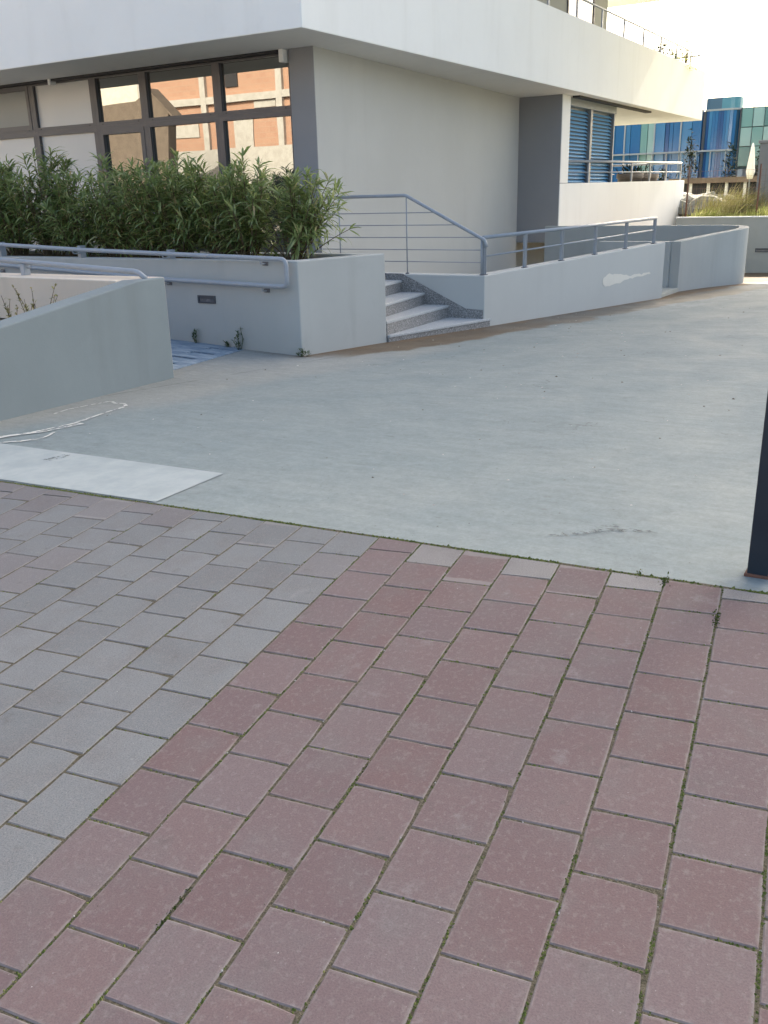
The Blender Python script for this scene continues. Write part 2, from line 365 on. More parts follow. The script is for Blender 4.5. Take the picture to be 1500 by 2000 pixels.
# ------------------------------------------------------------------ mesh helpers
class MB:
    def __init__(s): s.v = []; s.f = []
    def add(s, vs, fs):
        o = len(s.v); s.v += [tuple(v) for v in vs]; s.f += [tuple(i+o for i in f) for f in fs]; return s
    def box(s, x0, y0, z0, x1, y1, z1):
        return s.add([(x0,y0,z0),(x1,y0,z0),(x1,y1,z0),(x0,y1,z0),(x0,y0,z1),(x1,y0,z1),(x1,y1,z1),(x0,y1,z1)],
                     [(0,3,2,1),(4,5,6,7),(0,1,5,4),(1,2,6,5),(2,3,7,6),(3,0,4,7)])
    def prism(s, poly, zb, zt):
        """poly counter-clockwise list of (x, y); zb / zt number or list per corner"""
        n = len(poly)
        b = zb if isinstance(zb, (list, tuple)) else [zb]*n
        t = zt if isinstance(zt, (list, tuple)) else [zt]*n
        vs = [(p[0], p[1], b[i]) for i, p in enumerate(poly)] + [(p[0], p[1], t[i]) for i, p in enumerate(poly)]
        fs = [tuple(reversed(range(n))), tuple(range(n, 2*n))] + [(i, (i+1) % n, n+(i+1) % n, n+i) for i in range(n)]
        return s.add(vs, fs)
    def wall(s, a, b, th, zb, zta, ztb=None, side=1):
        """straight wall with its face on a-b; th to the left (side 1) or right (side -1)"""
        d = Vector((b[0]-a[0], b[1]-a[1])).normalized(); nrm = Vector((-d.y, d.x))*side*th
        ztb = zta if ztb is None else ztb
        poly = [(a[0], a[1]), (b[0], b[1]), (b[0]+nrm.x, b[1]+nrm.y), (a[0]+nrm.x, a[1]+nrm.y)]
        t = [zta, ztb, ztb, zta]
        if side < 0: poly.reverse(); t.reverse()
        return s.prism(poly, zb, t)
    def tube(s, pts, r, seg=10, cap=True):
        pts = [Vector(p) for p in pts]
        rr = r if isinstance(r, (list, tuple)) else [r]*len(pts)
        vs = []; fs = []; prev = None
        for i, p in enumerate(pts):
            if i == 0: d = pts[1]-p
            elif i == len(pts)-1: d = p-pts[i-1]
            else: d = (p-pts[i-1]).normalized()+(pts[i+1]-p).normalized()
            d.normalize()
            if prev is None:
                u = d.orthogonal().normalized()
            else:
                u = (prev-d*prev.dot(d))
                u = u.normalized() if u.length > 1e-6 else d.orthogonal().normalized()
            prev = u; w = d.cross(u)
            for k in range(seg):
                a = 2*math.pi*k/seg; vs.append(p+(u*math.cos(a)+w*math.sin(a))*rr[i])
        for i in range(len(pts)-1):
            for k in range(seg):
                k2 = (k+1) % seg; fs.append((i*seg+k, i*seg+k2, (i+1)*seg+k2, (i+1)*seg+k))
        if cap:
            fs.append(tuple(reversed(range(seg)))); fs.append(tuple(range((len(pts)-1)*seg, len(pts)*seg)))
        return s.add(vs, fs)
    def lathe(s, c, prof, seg=16):
        vs = []; fs = []
        for r, z in prof:
            for k in range(seg):
                a = 2*math.pi*k/seg; vs.append((c[0]+r*math.cos(a), c[1]+r*math.sin(a), c[2]+z))
        for i in range(len(prof)-1):
            for k in range(seg):
                k2 = (k+1) % seg; fs.append((i*seg+k, i*seg+k2, (i+1)*seg+k2, (i+1)*seg+k))
        fs.append(tuple(reversed(range(seg)))); fs.append(tuple(range((len(prof)-1)*seg, len(prof)*seg)))
        return s.add(vs, fs)
    def tray(s, outer, inner, zb, zf, zt):
        """slab with an upstand: outer/inner rings counter-clockwise"""
        n = len(outer)
        vs = [(x, y, zb) for x, y in outer]+[(x, y, zt) for x, y in outer]+[(x, y, zt) for x, y in inner]+[(x, y, zf) for x, y in inner]
        fs = [tuple(reversed(range(n))), tuple(range(3*n, 4*n))]
        for i in range(n):
            j = (i+1) % n
            fs += [(i, j, n+j, n+i), (n+i, n+j, 2*n+j, 2*n+i), (2*n+i, 2*n+j, 3*n+j, 3*n+i)]
        return s.add(vs, fs)
    def leaf(s, p, d, up, ln, w, bend=.25):
        d = d.normalized(); side = d.cross(up)
        side = side.normalized() if side.length > 1e-4 else d.orthogonal().normalized()
        nr = side.cross(d)
        a = p; m1 = p+d*ln*.35; m2 = p+d*ln*.72-nr*ln*bend*.35; e = p+d*ln*.98-nr*ln*bend
        return s.add([a, m1+side*w*.5, m1-side*w*.5, m2+side*w*.38, m2-side*w*.38, e], [(0,2,1), (1,2,4,3), (3,4,5)])
    def build(s, name, mat, parent=None, smooth=False, bevel=0.0, seg=2):
        me = bpy.data.meshes.new(name)
        off = origin_of(parent)
        me.from_pydata([(x-off[0], y-off[1], z-off[2]) for x, y, z in s.v], [], s.f)
        me.materials.append(M[mat] if isinstance(mat, str) else mat)
        if smooth:
            for p in me.polygons: p.use_smooth = True
        o = bpy.data.objects.new(name, me); COL.objects.link(o)
        if parent is not None: o.parent = parent
        if bevel:
            b = o.modifiers.new('bevel', 'BEVEL'); b.width = bevel; b.segments = seg; b.limit_method = 'ANGLE'; b.angle_limit = R(40)
        return o
def origin_of(o):
    v = Vector((0, 0, 0))
    while o is not None: v += Vector(o.location); o = o.parent
    return v
def tag(o, label=None, cat=None, group=None, kind=None):
    if label: o['label'] = label
    if cat: o['category'] = cat
    if group: o['group'] = group
    if kind: o['kind'] = kind
    return o
def thing(name, loc, label, cat, group=None):
    o = bpy.data.objects.new(name, None); COL.objects.link(o); o.location = loc; o.empty_display_size = .2
    return tag(o, label, cat, group)
def struct(name, mb, mat, label=None, **kw):
    return tag(mb.build(name, mat, None, **kw), label, None, None, 'structure')

# ------------------------------------------------------------------ levels of the place
def pav_z(x, y): return .0622*x-.0232*y                     # pavement rises towards the driveway
def drv_z(x, y): return .084-.02025*(x-3.033)-.02563*(y-4.383)
def edge_x(y): return 3.191-.0361*y                         # line where paving meets concrete
S_, E_ = (10.847, 5.077), (15.516, 4.037)                   # retaining wall face, from the steps to its end
C_, R_ = (7.83, 5.789), (9.129, 5.511)                      # planter front corners
L0_, L1_ = (4.18, 5.917), (6.219, 6.094)                    # wedge planter front

# ------------------------------------------------------------------ ground sheets
struct('ground', MB().add([(-900,-900,-1.6),(900,-900,-1.6),(900,900,-1.6),(-900,900,-1.6)], [(0,1,2,3)]), 'ground', 'flat dry ground spreading to the horizon')
struct('road', MB().prism([(-40,-60),(-5.0,-60),(-5.0,60),(-40,60)], -1.2, -.45), 'asphalt', 'dark asphalt street behind the pavement')
g = MB().prism([(22.72,-80),(300,-140),(300,260),(31.8,120),(31.8,5.6),(22.72,5.6)], -1.5, [.84, .9, .9, .84, .84, .84])
field = struct('field', g, 'field', 'rough dry field behind the far wall')
dp = [(edge_x(6.9)+.004,6.9), (edge_x(-14)+.004,-14), (22.52,-14), (22.52,5.6), (31.9,5.6), (31.9,7.6), (19.75,7.6), (19.5,4.1), (15.6,4.25), (10.95,5.28), (10.9,6.8), (6.6,6.42), (6.2,6.9)]
g = MB(); n = len(dp)
g.add([(x, y, drv_z(x, y)) for x, y in dp]+[(x, y, drv_z(x, y)-.25) for x, y in dp], [tuple(range(n))]+[(i, n+i, n+(i+1) % n, (i+1) % n) for i in range(n)])
drive = struct('driveway', g, 'drive', 'pale grey concrete driveway stained along the wall')
def sheet(poly, h=.004, up=drv_z): 
    m = MB(); m.add([(x, y, up(x, y)+h) for x, y in poly], [tuple(range(len(poly)))]); return m
sheet([(3.66, 5.22), (edge_x(4.9)+.012, 5.0), (edge_x(3.24)+.012, 3.24), (3.662, 3.291)]).build('concrete_patch', 'patch', drive)
def stroke(pts, w, name, mat, h=.005):
    m = MB(); vs = []
    for i, (x, y) in enumerate(pts):
        a = Vector(pts[max(i-1, 0)]); b = Vector(pts[min(i+1, len(pts)-1)]); d = (b-a).normalized(); nn = Vector((-d.y, d.x))*w*.5*random.uniform(.6, 1.3)
        for q in (Vector((x, y))+nn, Vector((x, y))-nn): vs.append((q.x, q.y, drv_z(q.x, q.y)+h))
    m.add(vs, [(2*i, 2*i+1, 2*i+3, 2*i+2) for i in range(len(pts)-1)]); return m.build(name, mat, drive)
stroke([(3.60,5.47),(3.80,5.40),(3.97,5.31),(4.15,5.29),(4.30,5.27),(4.45,5.30),(4.7,5.37),(4.96,5.41)], .035, 'paint_mark', 'paint')
stroke([(3.66,5.40),(3.85,5.36),(4.02,5.25),(4.2,5.22),(4.34,5.20)], .06, 'paint_mark', 'paint', .006)
stroke([(4.96,5.41),(5.04,5.52),(5.02,5.60),(5.08,5.71)], .03, 'paint_mark', 'paint')
stroke([(5.07,5.71),(4.9,5.75),(4.68,5.77),(4.5,5.72)], .018, 'paint_mark', 'paint')
stroke([(3.62,5.30),(3.76,5.14),(3.86,5.08),(3.95,5.1),(4.05,5.16)], .03, 'paint_mark', 'paint')
for k in range(4):
    o = k*.032
    stroke([(3.42+o*.2,1.30-o*.6),(3.53+o*.3,1.20-o*.8),(3.62+o*.2,1.08-o),(3.66,.99-o)], .02, 'tyre_mark', 'tyre')
stroke([(3.60,1.14),(3.65,1.10),(3.68,1.05)], .05, 'tyre_mark', 'tyre', .006)
stroke([(3.44,4.53),(3.52,4.52),(3.60,4.53)], .035, 'tyre_mark', 'tyre', .008)
stroke([(3.45,4.48),(3.54,4.47),(3.61,4.49)], .02, 'tyre_mark', 'tyre', .008)

# ------------------------------------------------------------------ pavement of single pavers
TH = .12894
e1 = Vector((math.cos(TH), math.sin(TH), 0)); e2 = Vector((math.sin(TH), -math.cos(TH), 0))
def pav(u, v, h=0.0):
    p = e1*v+e2*(-1.518+.2*u); return Vector((p.x, p.y, pav_z(p.x, p.y)+h))
def edge_v(u): return 3.338-.0186*u
bed = MB()
bp = [(edge_x(12)-.003, 12), (-5.0, 12), (-5.0, -14), (edge_x(-14)-.003, -14)]
bed.add([(x, y, pav_z(x, y)-.0021) for x, y in bp]+[(x, y, pav_z(x, y)-.5) for x, y in bp], [(0,1,2,3), (0,4,5,1), (1,5,6,2), (2,6,7,3), (3,7,4,0)])
pavement = struct('pavement', bed, 'joint', 'pavement of red and grey square concrete pavers')
PER = .2175
def paver_mesh(poly, h=.06, ch=.0028):
    """poly local xy counter-clockwise around its centre, chamfered top at z 0"""
    n = len(poly); cx = sum(p[0] for p in poly)/n; cy = sum(p[1] for p in poly)/n
    vs = [(x, y, -h) for x, y in poly]+[(x, y, -ch*.9) for x, y in poly]
    for x, y in poly:
        dx, dy = cx-x, cy-y; L = math.hypot(dx, dy); vs.append((x+dx/L*ch*1.4, y+dy/L*ch*1.4, 0))
    fs = [(i, (i+1) % n, n+(i+1) % n, n+i) for i in range(n)]+[(n+i, n+(i+1) % n, 2*n+(i+1) % n, 2*n+i) for i in range(n)]+[tuple(range(2*n, 3*n))]
    return vs, fs
GAP = .0045
def rough_rect(a, b, rv, chip=0.0):
    pts = []
    cs = [(-a, -b), (a, -b), (a, b), (-a, b)]
    for k in range(4):
        p, q = cs[k], cs[(k+1) % 4]
        for f in (0.0, .36, .68):
            x = p[0]+(q[0]-p[0])*f; y = p[1]+(q[1]-p[1])*f
            jx = -abs(rv.gauss(0, .0008))*(1 if x > 0 else -1); jy = -abs(rv.gauss(0, .0008))*(1 if y > 0 else -1)
            if f == 0.0:
                c = .0016+(chip if (chip and k == 1) else 0); jx = -c*(1 if x > 0 else -1); jy = -c*.8*(1 if y > 0 else -1)
            pts.append((x+jx, y+jy))
    return pts
def full_mesh(mat, seed):
    rv = random.Random(seed)
    me = bpy.data.meshes.new('paver'); a, b = PER/2-.0012, .1-GAP*.5
    vs, fs = paver_mesh(rough_rect(a, b, rv, .006 if seed % 4 == 0 else 0)); me.from_pydata(vs, [], fs); me.materials.append(M[mat]); return me
FULL = {k: [full_mesh(k, q) for q in range(8)] for k in ('paver_red', 'paver_gray', 'paver_mauve')}
NRM = Vector((-.0622, .0232, 1)).normalized()
T1 = (e1-NRM*e1.dot(NRM)).normalized(); T2 = NRM.cross(T1)
BASE = Matrix((T1, T2, NRM)).transposed()
rng = random.Random(11)
def in_view(p):
    q = A_ @ (p-Vector((0, 0, 1.53)))
    return q.z > .2 and -.46 < q.x/q.z < .46 and q.y/q.z < .62
far_v = []; npav = 0; joints = []
stuffs = {k: MB() for k in ('paver_red', 'paver_gray', 'paver_mauve', 'paver_chip')}
for u in range(-34, 34):
    ev = edge_v(u+.5)-.017
    v0 = (1.468 if u % 2 == 0 else 1.374)-PER*(24 if u % 2 == 0 else 24)+rng.uniform(-.012, .012)
    cells = []; v = v0
    while v < ev:
        cells.append([v, min(v+PER, ev)]); v += PER
    if len(cells) > 1 and cells[-1][1]-cells[-1][0] < .062: cells[-2][1] = cells[-1][1]; cells.pop()
    for a, b in cells:
        if a < -3.6: continue
        ln = b-a; cu, cv = u+.5, (a+b)/2
        cen = pav(cu, cv)
        if u >= 0: mat = 'paver_red'
        else: mat = 'paver_mauve' if rng.random() < (.06 if u > -7 else .45)+(.5 if cv > 3.25 else 0) else 'paver_gray'
        if u > 0 and ln < .19 and b > ev-.001: mat = 'paver_chip'
        rot = BASE @ Matrix.Rotation(rng.gauss(0, .006), 3, 'Z') @ Matrix.Rotation(max(-.005, min(.005, rng.gauss(0, .0028))), 3, 'X') @ Matrix.Rotation(max(-.005, min(.005, rng.gauss(0, .0028))), 3, 'Y')
        loc = cen+NRM*max(-.0005, min(.0016, rng.gauss(.0004, .0006)))
        if abs(ln-PER) < 1e-4: 
            me = rng.choice(FULL[mat])
            verts = [Vector(q.co) for q in me.vertices]; faces = [tuple(p.vertices) for p in me.polygons]
            sc = (1-min(.008, abs(rng.gauss(0, .0028))), 1-min(.014, abs(rng.gauss(0, .005))), 1)
        else:
            ea, eb = edge_v(u)-.017-cv, edge_v(u+1)-.017-cv
            ha = -ln/2+GAP*.5; w = .1-GAP*.5
            vs, fs = paver_mesh([(ha,-w), (eb,-w), (ea,w), (ha,w)])
            me = None; verts = [Vector(q) for q in vs]; faces = fs; sc = (1, 1, 1)
        vis = in_view(cen) or in_view(pav(u, a)) or in_view(pav(u+1, b)) or in_view(pav(u, b))
        if vis and npav < 300:
            if me is None:
                me = bpy.data.meshes.new('paver'); me.from_pydata([tuple(q) for q in verts], [], faces); me.materials.append(M[mat])
            o = bpy.data.objects.new('paver', me); COL.objects.link(o); o.parent = pavement
            o.matrix_local = Matrix.Translation(loc) @ rot.to_4x4() @ Matrix.Diagonal((*sc, 1)); npav += 1
        else:
            stuffs[mat].add([loc+rot @ Vector((q.x*sc[0], q.y*sc[1], q.z)) for q in verts], faces)
        joints.append((u, a, b, vis))
for k, mb in stuffs.items():
    if mb.v: tag(mb.build('paver_field', k, pavement), kind='stuff')
print('PAVERS', npav)
# moss and grit in the joints
moss = MB(); grit = MB()
def blob(mb, p, r, flat=.6):
    vs = [p+Vector((r*rng.uniform(.7, 1.2), 0, 0)), p+Vector((0, r*rng.uniform(.7, 1.2), 0)), p+Vector((-r*rng.uniform(.7, 1.2), 0, 0)), p+Vector((0, -r*rng.uniform(.7, 1.2), 0)), p+Vector((rng.uniform(-.3, .3)*r, rng.uniform(-.3, .3)*r, r*flat))]
    mb.add(vs, [(0,1,4), (1,2,4), (2,3,4), (3,0,4)])
def mfac(u, v):
    return .5+.5*math.sin(u*2.1+v*3.7+1.3*math.sin(v*5.1+u))*math.cos(u*.7-v*2.3)
for u, a, b, vis in joints:
    if not vis or u < -7: continue
    redz = u >= -1
    for side in (0, 1):
        nst = 40 if side == 0 else 24
        dens = (.25+.9*mfac(u, a))*((1.0+.25*max(0, u-3)*.3) if redz else .14)
        if rng.random() < .25: dens *= .15
        if rng.random() < .12: dens = min(1.6, dens*2.2)
        if side: dens *= .55
        run = rng.uniform(0, 1); wid = rng.uniform(.2, .7)
        for k in range(nst):
            t = (k+rng.random())/nst
            d2 = dens*(1.5 if abs(t-run) < wid*.5 else .25)
            if rng.random() > d2: continue
            for q in range(rng.choice((1, 2, 3, 4))):
                if side == 0: p = pav(u+1+rng.gauss(0, .014), a+(b-a)*t+rng.gauss(0, .004), -.0026)
                else: p = pav(u+t+rng.gauss(0, .01), b+rng.gauss(0, .003), -.0026)
                blob(moss, p, rng.uniform(.0018, .0046), 1.0)
    for k in range(3 if redz else 1):
        if rng.random() < .6:
            p = pav(u+1+rng.gauss(0, .03), rng.uniform(a, b), -.001) if rng.random() < .7 else pav(u+rng.random(), b+rng.gauss(0, .005), -.001)
            blob(grit, p, rng.uniform(.0015, .0035), 1.2)
    if rng.random() < .35: blob(grit, pav(u+rng.random(), rng.uniform(a, b), .0005), rng.uniform(.001, .0025), .8)
# fringe of moss and blades where paving meets concrete
for k in range(5200):
    u = rng.uniform(-13, 9); d = .5+.5*math.sin(u*1.7)*math.cos(u*.63+1)
    if rng.random() > .10+.9*d*d: continue
    blob(moss, pav(u, edge_v(u)-.006+rng.gauss(0, .005), -.003), rng.uniform(.003, .0075), 1.0)
tufts = [(6.0, edge_v(6.05)-.02, 1.0), (6.0, edge_v(6.05)-.05, .7), (5.5, edge_v(5.5), .6), (7.0, 2.99, .7), (7.0, 2.93, .7), (6.6, 2.995, .3), (3.0, 1.87, .4), (2.0, 1.27, .5), (2.0, 1.23, .5), (2.0, 1.33, .5)]
for (tu, tv, ts) in tufts:
    for k in range(34):
        p = pav(tu+rng.gauss(0, .03), tv+rng.gauss(0, .018), -.004)
        moss.leaf(p, Vector((rng.gauss(0, .6), rng.gauss(0, .6), 1)), Vector((rng.random(), rng.random(), .1)), rng.uniform(.008, .018)*ts, .005, .3)
for k in range(260):
    x = rng.uniform(3.3, 14); y = rng.uniform(-.5, 5.6)
    if y > 5.0-(x-10.8)*.22 and x > 7: continue
    blob(grit, Vector((x, y, drv_z(x, y))), rng.uniform(.003, .009)*(1 if x < 6 else 1.6), .6)
tag(moss.build('moss', 'moss'), 'green moss growing in the joints between the pavers', 'moss', kind='stuff')
tag(grit.build('grit', 'grit'), 'tiny pale grit scattered over the pavers', 'grit', kind='stuff')

# ------------------------------------------------------------------ wedge shaped planter, left
wp = thing('wedge_planter', (5.2, 6.3, 0), 'grey walled wedge-shaped planter with sloping top edge and beige inside', 'planter')
wx0 = 1.2; wy0 = L0_[1]-(L0_[0]-wx0)*.0868
m = MB()
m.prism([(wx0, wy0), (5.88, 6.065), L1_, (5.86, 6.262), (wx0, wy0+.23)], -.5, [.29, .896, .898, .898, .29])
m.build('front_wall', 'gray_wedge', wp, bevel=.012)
m = MB().prism([L1_, (6.12, 12.0), (5.92, 12.0), (5.79, 6.268), (5.866, 6.266)], -.5, .8975)
m.build('back_wall', 'beige', wp, bevel=.01)
MB().prism([(wx0+.1, wy0+.2), (5.8, 6.24), (5.95, 12), (wx0, 12)], -.5, [.12, .5, .5, .12]).build('soil_bed', 'soil', wp)

# ------------------------------------------------------------------ long planter
pl = thing('planter_box', (8.5, 6.5, 0), 'long grey plastered planter box holding the hedge', 'planter')
yb = 15.0
out = [C_, R_, (9.13, yb), (7.83, yb)]
inn = [(8.0, 5.93), (8.97, 5.72), (8.97, yb-.18), (8.0, yb-.18)]
m = MB().tray(out, inn, -.5, .86, .93); m.build('planter_wall', 'gray', pl, bevel=.012)
MB().prism([(8.003, 5.945), (8.967, 5.74), (8.967, yb-.19), (8.003, yb-.19)], .862, .885).build('soil_bed', 'soil', pl)

# ------------------------------------------------------------------ ramp of streaky tiles between the two planters
def rmp_z(y): return -.052+.048*(y-5.8) if y < 7 else .0056+.035*(y-7)
rp = [(6.05, 6.35), (6.6, 6.42), (7.86, 6.56), (7.86, 14.9), (6.05, 11.9)]
m = MB(); m.add([(x, y, rmp_z(y)-.012) for x, y in rp]+[(x, y, -.6) for x, y in rp], [(0,1,2,3,4)]+[(i, 5+i, 5+(i+1) % 5, (i+1) % 5) for i in range(5)])
ramp = struct('ramp', m, 'tile', 'sloping access ramp of streaky blue-grey tiles')
tm = bpy.data.meshes.new('tile')
vs, fs = paver_mesh([(-.0735,-.2935),(.0735,-.2935),(.0735,.2935),(-.0735,.2935)], .02, .002); tm.from_pydata(vs, [], fs); tm.materials.append(M['tile'])
for i in range(12):
    for j in range(14):
        x = 6.12+i*.15; y = 6.62+j*.6+(.3 if i % 2 else 0)
        if y-.3 < 6.4+(x-6.6)*.11+.02 or x > 7.77 or y > 11: continue
        o = bpy.data.objects.new('tile', tm); COL.objects.link(o); o.parent = ramp
        sl = math.atan(.048 if y < 7 else .035)
        o.location = (x, y, rmp_z(y)-.002+.002*random.random()); o.rotation_euler = (sl, 0, 0)
# cut tiles along the front
for i in range(11):
    x = 6.3+i*.15; y0 = 6.42+(x-6.6)*.11
    y1 = 6.62+(.3 if i % 2 else 0)-.3
    if i % 2 == 0: y1 = 6.62-.3+.6 if y1 < y0+.1 else y1
    if y1-y0 < .06 or x > 7.77: continue
    vs, fs = paver_mesh([(-.0735, -(y1-y0)/2+.01), (.0735, -(y1-y0)/2+.01), (.0735, (y1-y0)/2-.006), (-.0735, (y1-y0)/2-.006)], .02, .002)
    me = bpy.data.meshes.new('tile'); me.from_pydata(vs, [], fs); me.materials.append(M['tile'])
    o = bpy.data.objects.new('tile', me); COL.objects.link(o); o.parent = ramp; o.location = (x, (y0+y1)/2, rmp_z((y0+y1)/2)-.001); o.rotation_euler = (math.atan(.048), 0, 0)
struct('apron', MB().add([(x, y, z) for x, y, z in ((5.9,6.0,drv_z(5.9,6.0)-.004), (7.9,5.75,drv_z(7.9,5.75)-.004), (7.87,6.57,rmp_z(6.57)-.009), (6.05,6.37,rmp_z(6.37)-.009))], [(0,1,2,3)]), 'drive', 'strip of concrete at the foot of the ramp')

# ------------------------------------------------------------------ steps
st = thing('front_steps', (10, 5.6, 0), 'flight of granite steps between planter and retaining wall', 'steps')
sl = .148                                    # the flight is skewed to the front wall
def nos(y, x): return y+(x-10.845)*sl
XL, XR = 9.135, 10.845
# bottom tread follows the driveway edge
m = MB().prism([(XL, 5.50), (10.9, 5.035), (XR, 5.12), (XR, nos(5.60, XR)), (XL, max(nos(5.60, XL), 5.52))], -.4, .006)
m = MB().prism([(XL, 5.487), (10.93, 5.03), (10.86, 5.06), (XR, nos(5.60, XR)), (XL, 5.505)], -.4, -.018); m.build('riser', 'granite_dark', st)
MB().prism([(XL, 5.473), (10.95, 5.012), (10.852, 5.055), (XR, nos(5.60, XR)), (XL, 5.507)], -.0175, .012).build('tread', 'granite_tread', st, bevel=.005)
zz = [.012, .17, .322, .475, .60]
for k in range(1, 5):
    ya = 5.585+(k-1)*.352; yb2 = ya+.352 if k < 4 else 8.4
    za = zz[k]
    y_r = ya+.014
    poly = [(XL, nos(y_r, XL)), (XR, nos(y_r, XR)), (XR, nos(yb2, XR)), (XL, nos(yb2, XL))]
    if k == 1: poly[0] = (XL, 5.509); poly[3] = (XL, max(nos(yb2, XL), 5.52))
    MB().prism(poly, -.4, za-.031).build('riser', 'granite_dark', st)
    poly = [(XL, nos(ya, XL)), (XR, nos(ya, XR)), (XR, nos(yb2, XR)+.012), (XL, nos(yb2, XL)+.012)]
    if k == 1: poly[0] = (XL, 5.511)
    MB().prism(poly, za-.0305, za).build('tread', 'granite_tread', st, bevel=.004)
# granite skirting on the side wall
sk = [(5.09, .012), (5.585, .012), (5.6, .012), (6.65, .475), (6.65, .56), (6.28, .56), (5.34, .135), (5.09, .125)]
m = MB(); n = len(sk)
m.add([(10.833, y, z) for y, z in sk]+[(10.846, y, z) for y, z in sk], [tuple(range(n)), tuple(reversed(range(n, 2*n)))]+[(i, n+i, n+(i+1) % n, (i+1) % n) for i in range(n)])
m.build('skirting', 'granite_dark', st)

# ------------------------------------------------------------------ retaining wall and sunken ramp
rw = thing('retaining_wall', (12, 5, 0), 'long low grey retaining wall with a pale scraped scar, right of the steps', 'wall')
ztop = lambda t: .552+t*.177
d_ = Vector((E_[0]-S_[0], E_[1]-S_[1])).normalized(); n_ = Vector((-d_.y, d_.x))
W2 = (E_[0]+n_.x*.2, E_[1]+n_.y*.2); Wi = (10.847+.2, 5.077+.155)
m = MB().prism([S_, E_, W2, (11.047, 5.25), (11.047, 9.0), (10.847, 9.0)], -1.3, [.552, .729, .729, .56, .552, .552])
m.build('wall', 'gray_wall', rw, bevel=.01)
# scraped scar: bare pale render showing through, 3 mm proud
sc = [(.60,.27),(.61,.33),(.635,.375),(.66,.36),(.69,.355),(.72,.345),(.76,.30),(.80,.315),(.85,.305),(.90,.315),(.905,.285),(.86,.275),(.80,.27),(.76,.255),(.72,.225),(.68,.215),(.65,.20),(.625,.19),(.61,.22)]
# t along the wall from S to E
vs = []
for i in range(len(sc)):
    for q in range(3):
        a = sc[i]; b = sc[(i+1) % len(sc)]; f = q/3
        t = a[0]+(b[0]-a[0])*f+random.gauss(0, .003); z = a[1]+(b[1]-a[1])*f+random.gauss(0, .006)
        vs.append((S_[0]+(E_[0]-S_[0])*t-n_.x*.003, S_[1]+(E_[1]-S_[1])*t-n_.y*.003, z-.02))
MB().add(vs, [tuple(range(len(vs)))]).build('scar', 'scar', rw)
struct('garage_ramp', MB().prism([(11.0,5.0),(15.5,4.2),(19.3,3.8),(19.3,9.3),(32,9.3),(32,12),(11,12)], -1.5, -1.15), 'drive', 'sunken concrete floor between retaining wall and building')

cw = thing('curved_wall', (18, 4, 0), 'grey parapet wall curving round the end of the sunken ramp', 'wall')
path = [(16.85, 4.115), (17.2, 4.04), (17.9, 3.85), (18.4, 3.64), (18.80, 3.45), (19.10, 3.41), (19.36, 3.47), (19.54, 3.66), (19.6, 3.95), (19.62, 4.8), (19.65, 7.68)]
zt = [.672, .69, .728, .77, .80, .82, .835, .845, .85, .85, .85]
# smooth the bend
def chaikin(p):
    q = [p[0]]
    for a, b in zip(p[:-1], p[1:]): q += [tuple(a[i]*.75+b[i]*.25 for i in range(3)), tuple(a[i]*.25+b[i]*.75 for i in range(3))]
    return q+[p[-1]]
pp = [(x, y, z) for (x, y), z in zip(path, zt)]
pp = chaikin(chaikin(pp))
m = MB(); vs = []
for i, p in enumerate(pp):
    a = Vector(pp[max(i-1, 0)][:2]); b = Vector(pp[min(i+1, len(pp)-1)][:2]); d = (b-a).normalized(); nn = Vector((-d.y, d.x))*.18
    vs += [(p[0], p[1], -1.3), (p[0], p[1], p[2]), (p[0]+nn.x, p[1]+nn.y, p[2]), (p[0]+nn.x, p[1]+nn.y, -1.3)]
fs = []
for i in range(len(pp)-1):
    for k in range(4): fs.append((4*i+k, 4*(i+1)+k, 4*(i+1)+(k+1) % 4, 4*i+(k+1) % 4))
fs += [(0, 1, 2, 3), tuple(4*(len(pp)-1)+k for k in (3, 2, 1, 0))]
m.add(vs, [tuple(reversed(f)) for f in fs]); m.build('wall', 'gray', cw, bevel=.008)
# return wall closing the gap between the two walls
MB().prism([(16.85, 4.30), (17.04, 4.26), (17.04, 5.6), (16.85, 5.6)], -1.2, .668).build('return_wall', 'gray', cw, bevel=.006)
MB().prism([(15.53, 4.06), (16.845, 4.10), (16.845, 5.0), (15.6, 4.4)], -.5, -.115).build('sill', 'fargray', cw, bevel=.006)

bw = thing('boundary_wall', (22.6, 2, 0), 'straight grey wall below the sunlit grass and wire fence', 'wall')
m = MB().prism([(22.55,-16), (22.72,-16), (22.72,5.5), (31.9,5.5), (31.9,5.66), (22.55,5.66)], -1.4, .90); m.build('wall', 'fargray', bw)
MB().box(22.53, -16, .9005, 22.74, 5.67, .925).build('coping', 'white', bw)

# ------------------------------------------------------------------ apartment building
ab = thing('apartment_building', (11.46, 8.0, 0), 'white and grey modern apartment building with wide overhanging balcony bands', 'building')
# ground floor walls
m = MB().prism([(11.463, 8.0), (20.3, 8.70), (20.3, 9.0), (11.80, 8.33), (11.463, 8.30)], -1.3, 3.529)
m.build('wall', 'gray_wall', ab)
MB().box(11.448, 8.0, -1.0, 11.4625, 8.415, 3.529).build('column_face', 'gray_dark', ab)
MB().box(11.4626, 8.305, -1.0, 11.79, 8.4145, 3.529).build('column_face', 'gray_dark', ab)
MB().box(11.62, 8.42, -1.0, 11.9, 24, .62).build('wall', 'gray', ab)
MB().prism([(20.303, 7.712), (20.80, 7.712), (20.80, 9.2), (20.303, 9.2)], .47, 3.5285).build('pier', 'gray_dark', ab)
MB().box(20.312, 7.694, 1.735, 20.79, 7.7105, 3.528).build('pier_facing', 'white', ab)
MB().box(20.303, 9.205, -1.3, 31.0, 9.4, .455).build('basement_wall', 'gray', ab)
MB().box(12.1, 8.9, .62, 20.2, 24, 3.5).build('core', 'dark', ab)
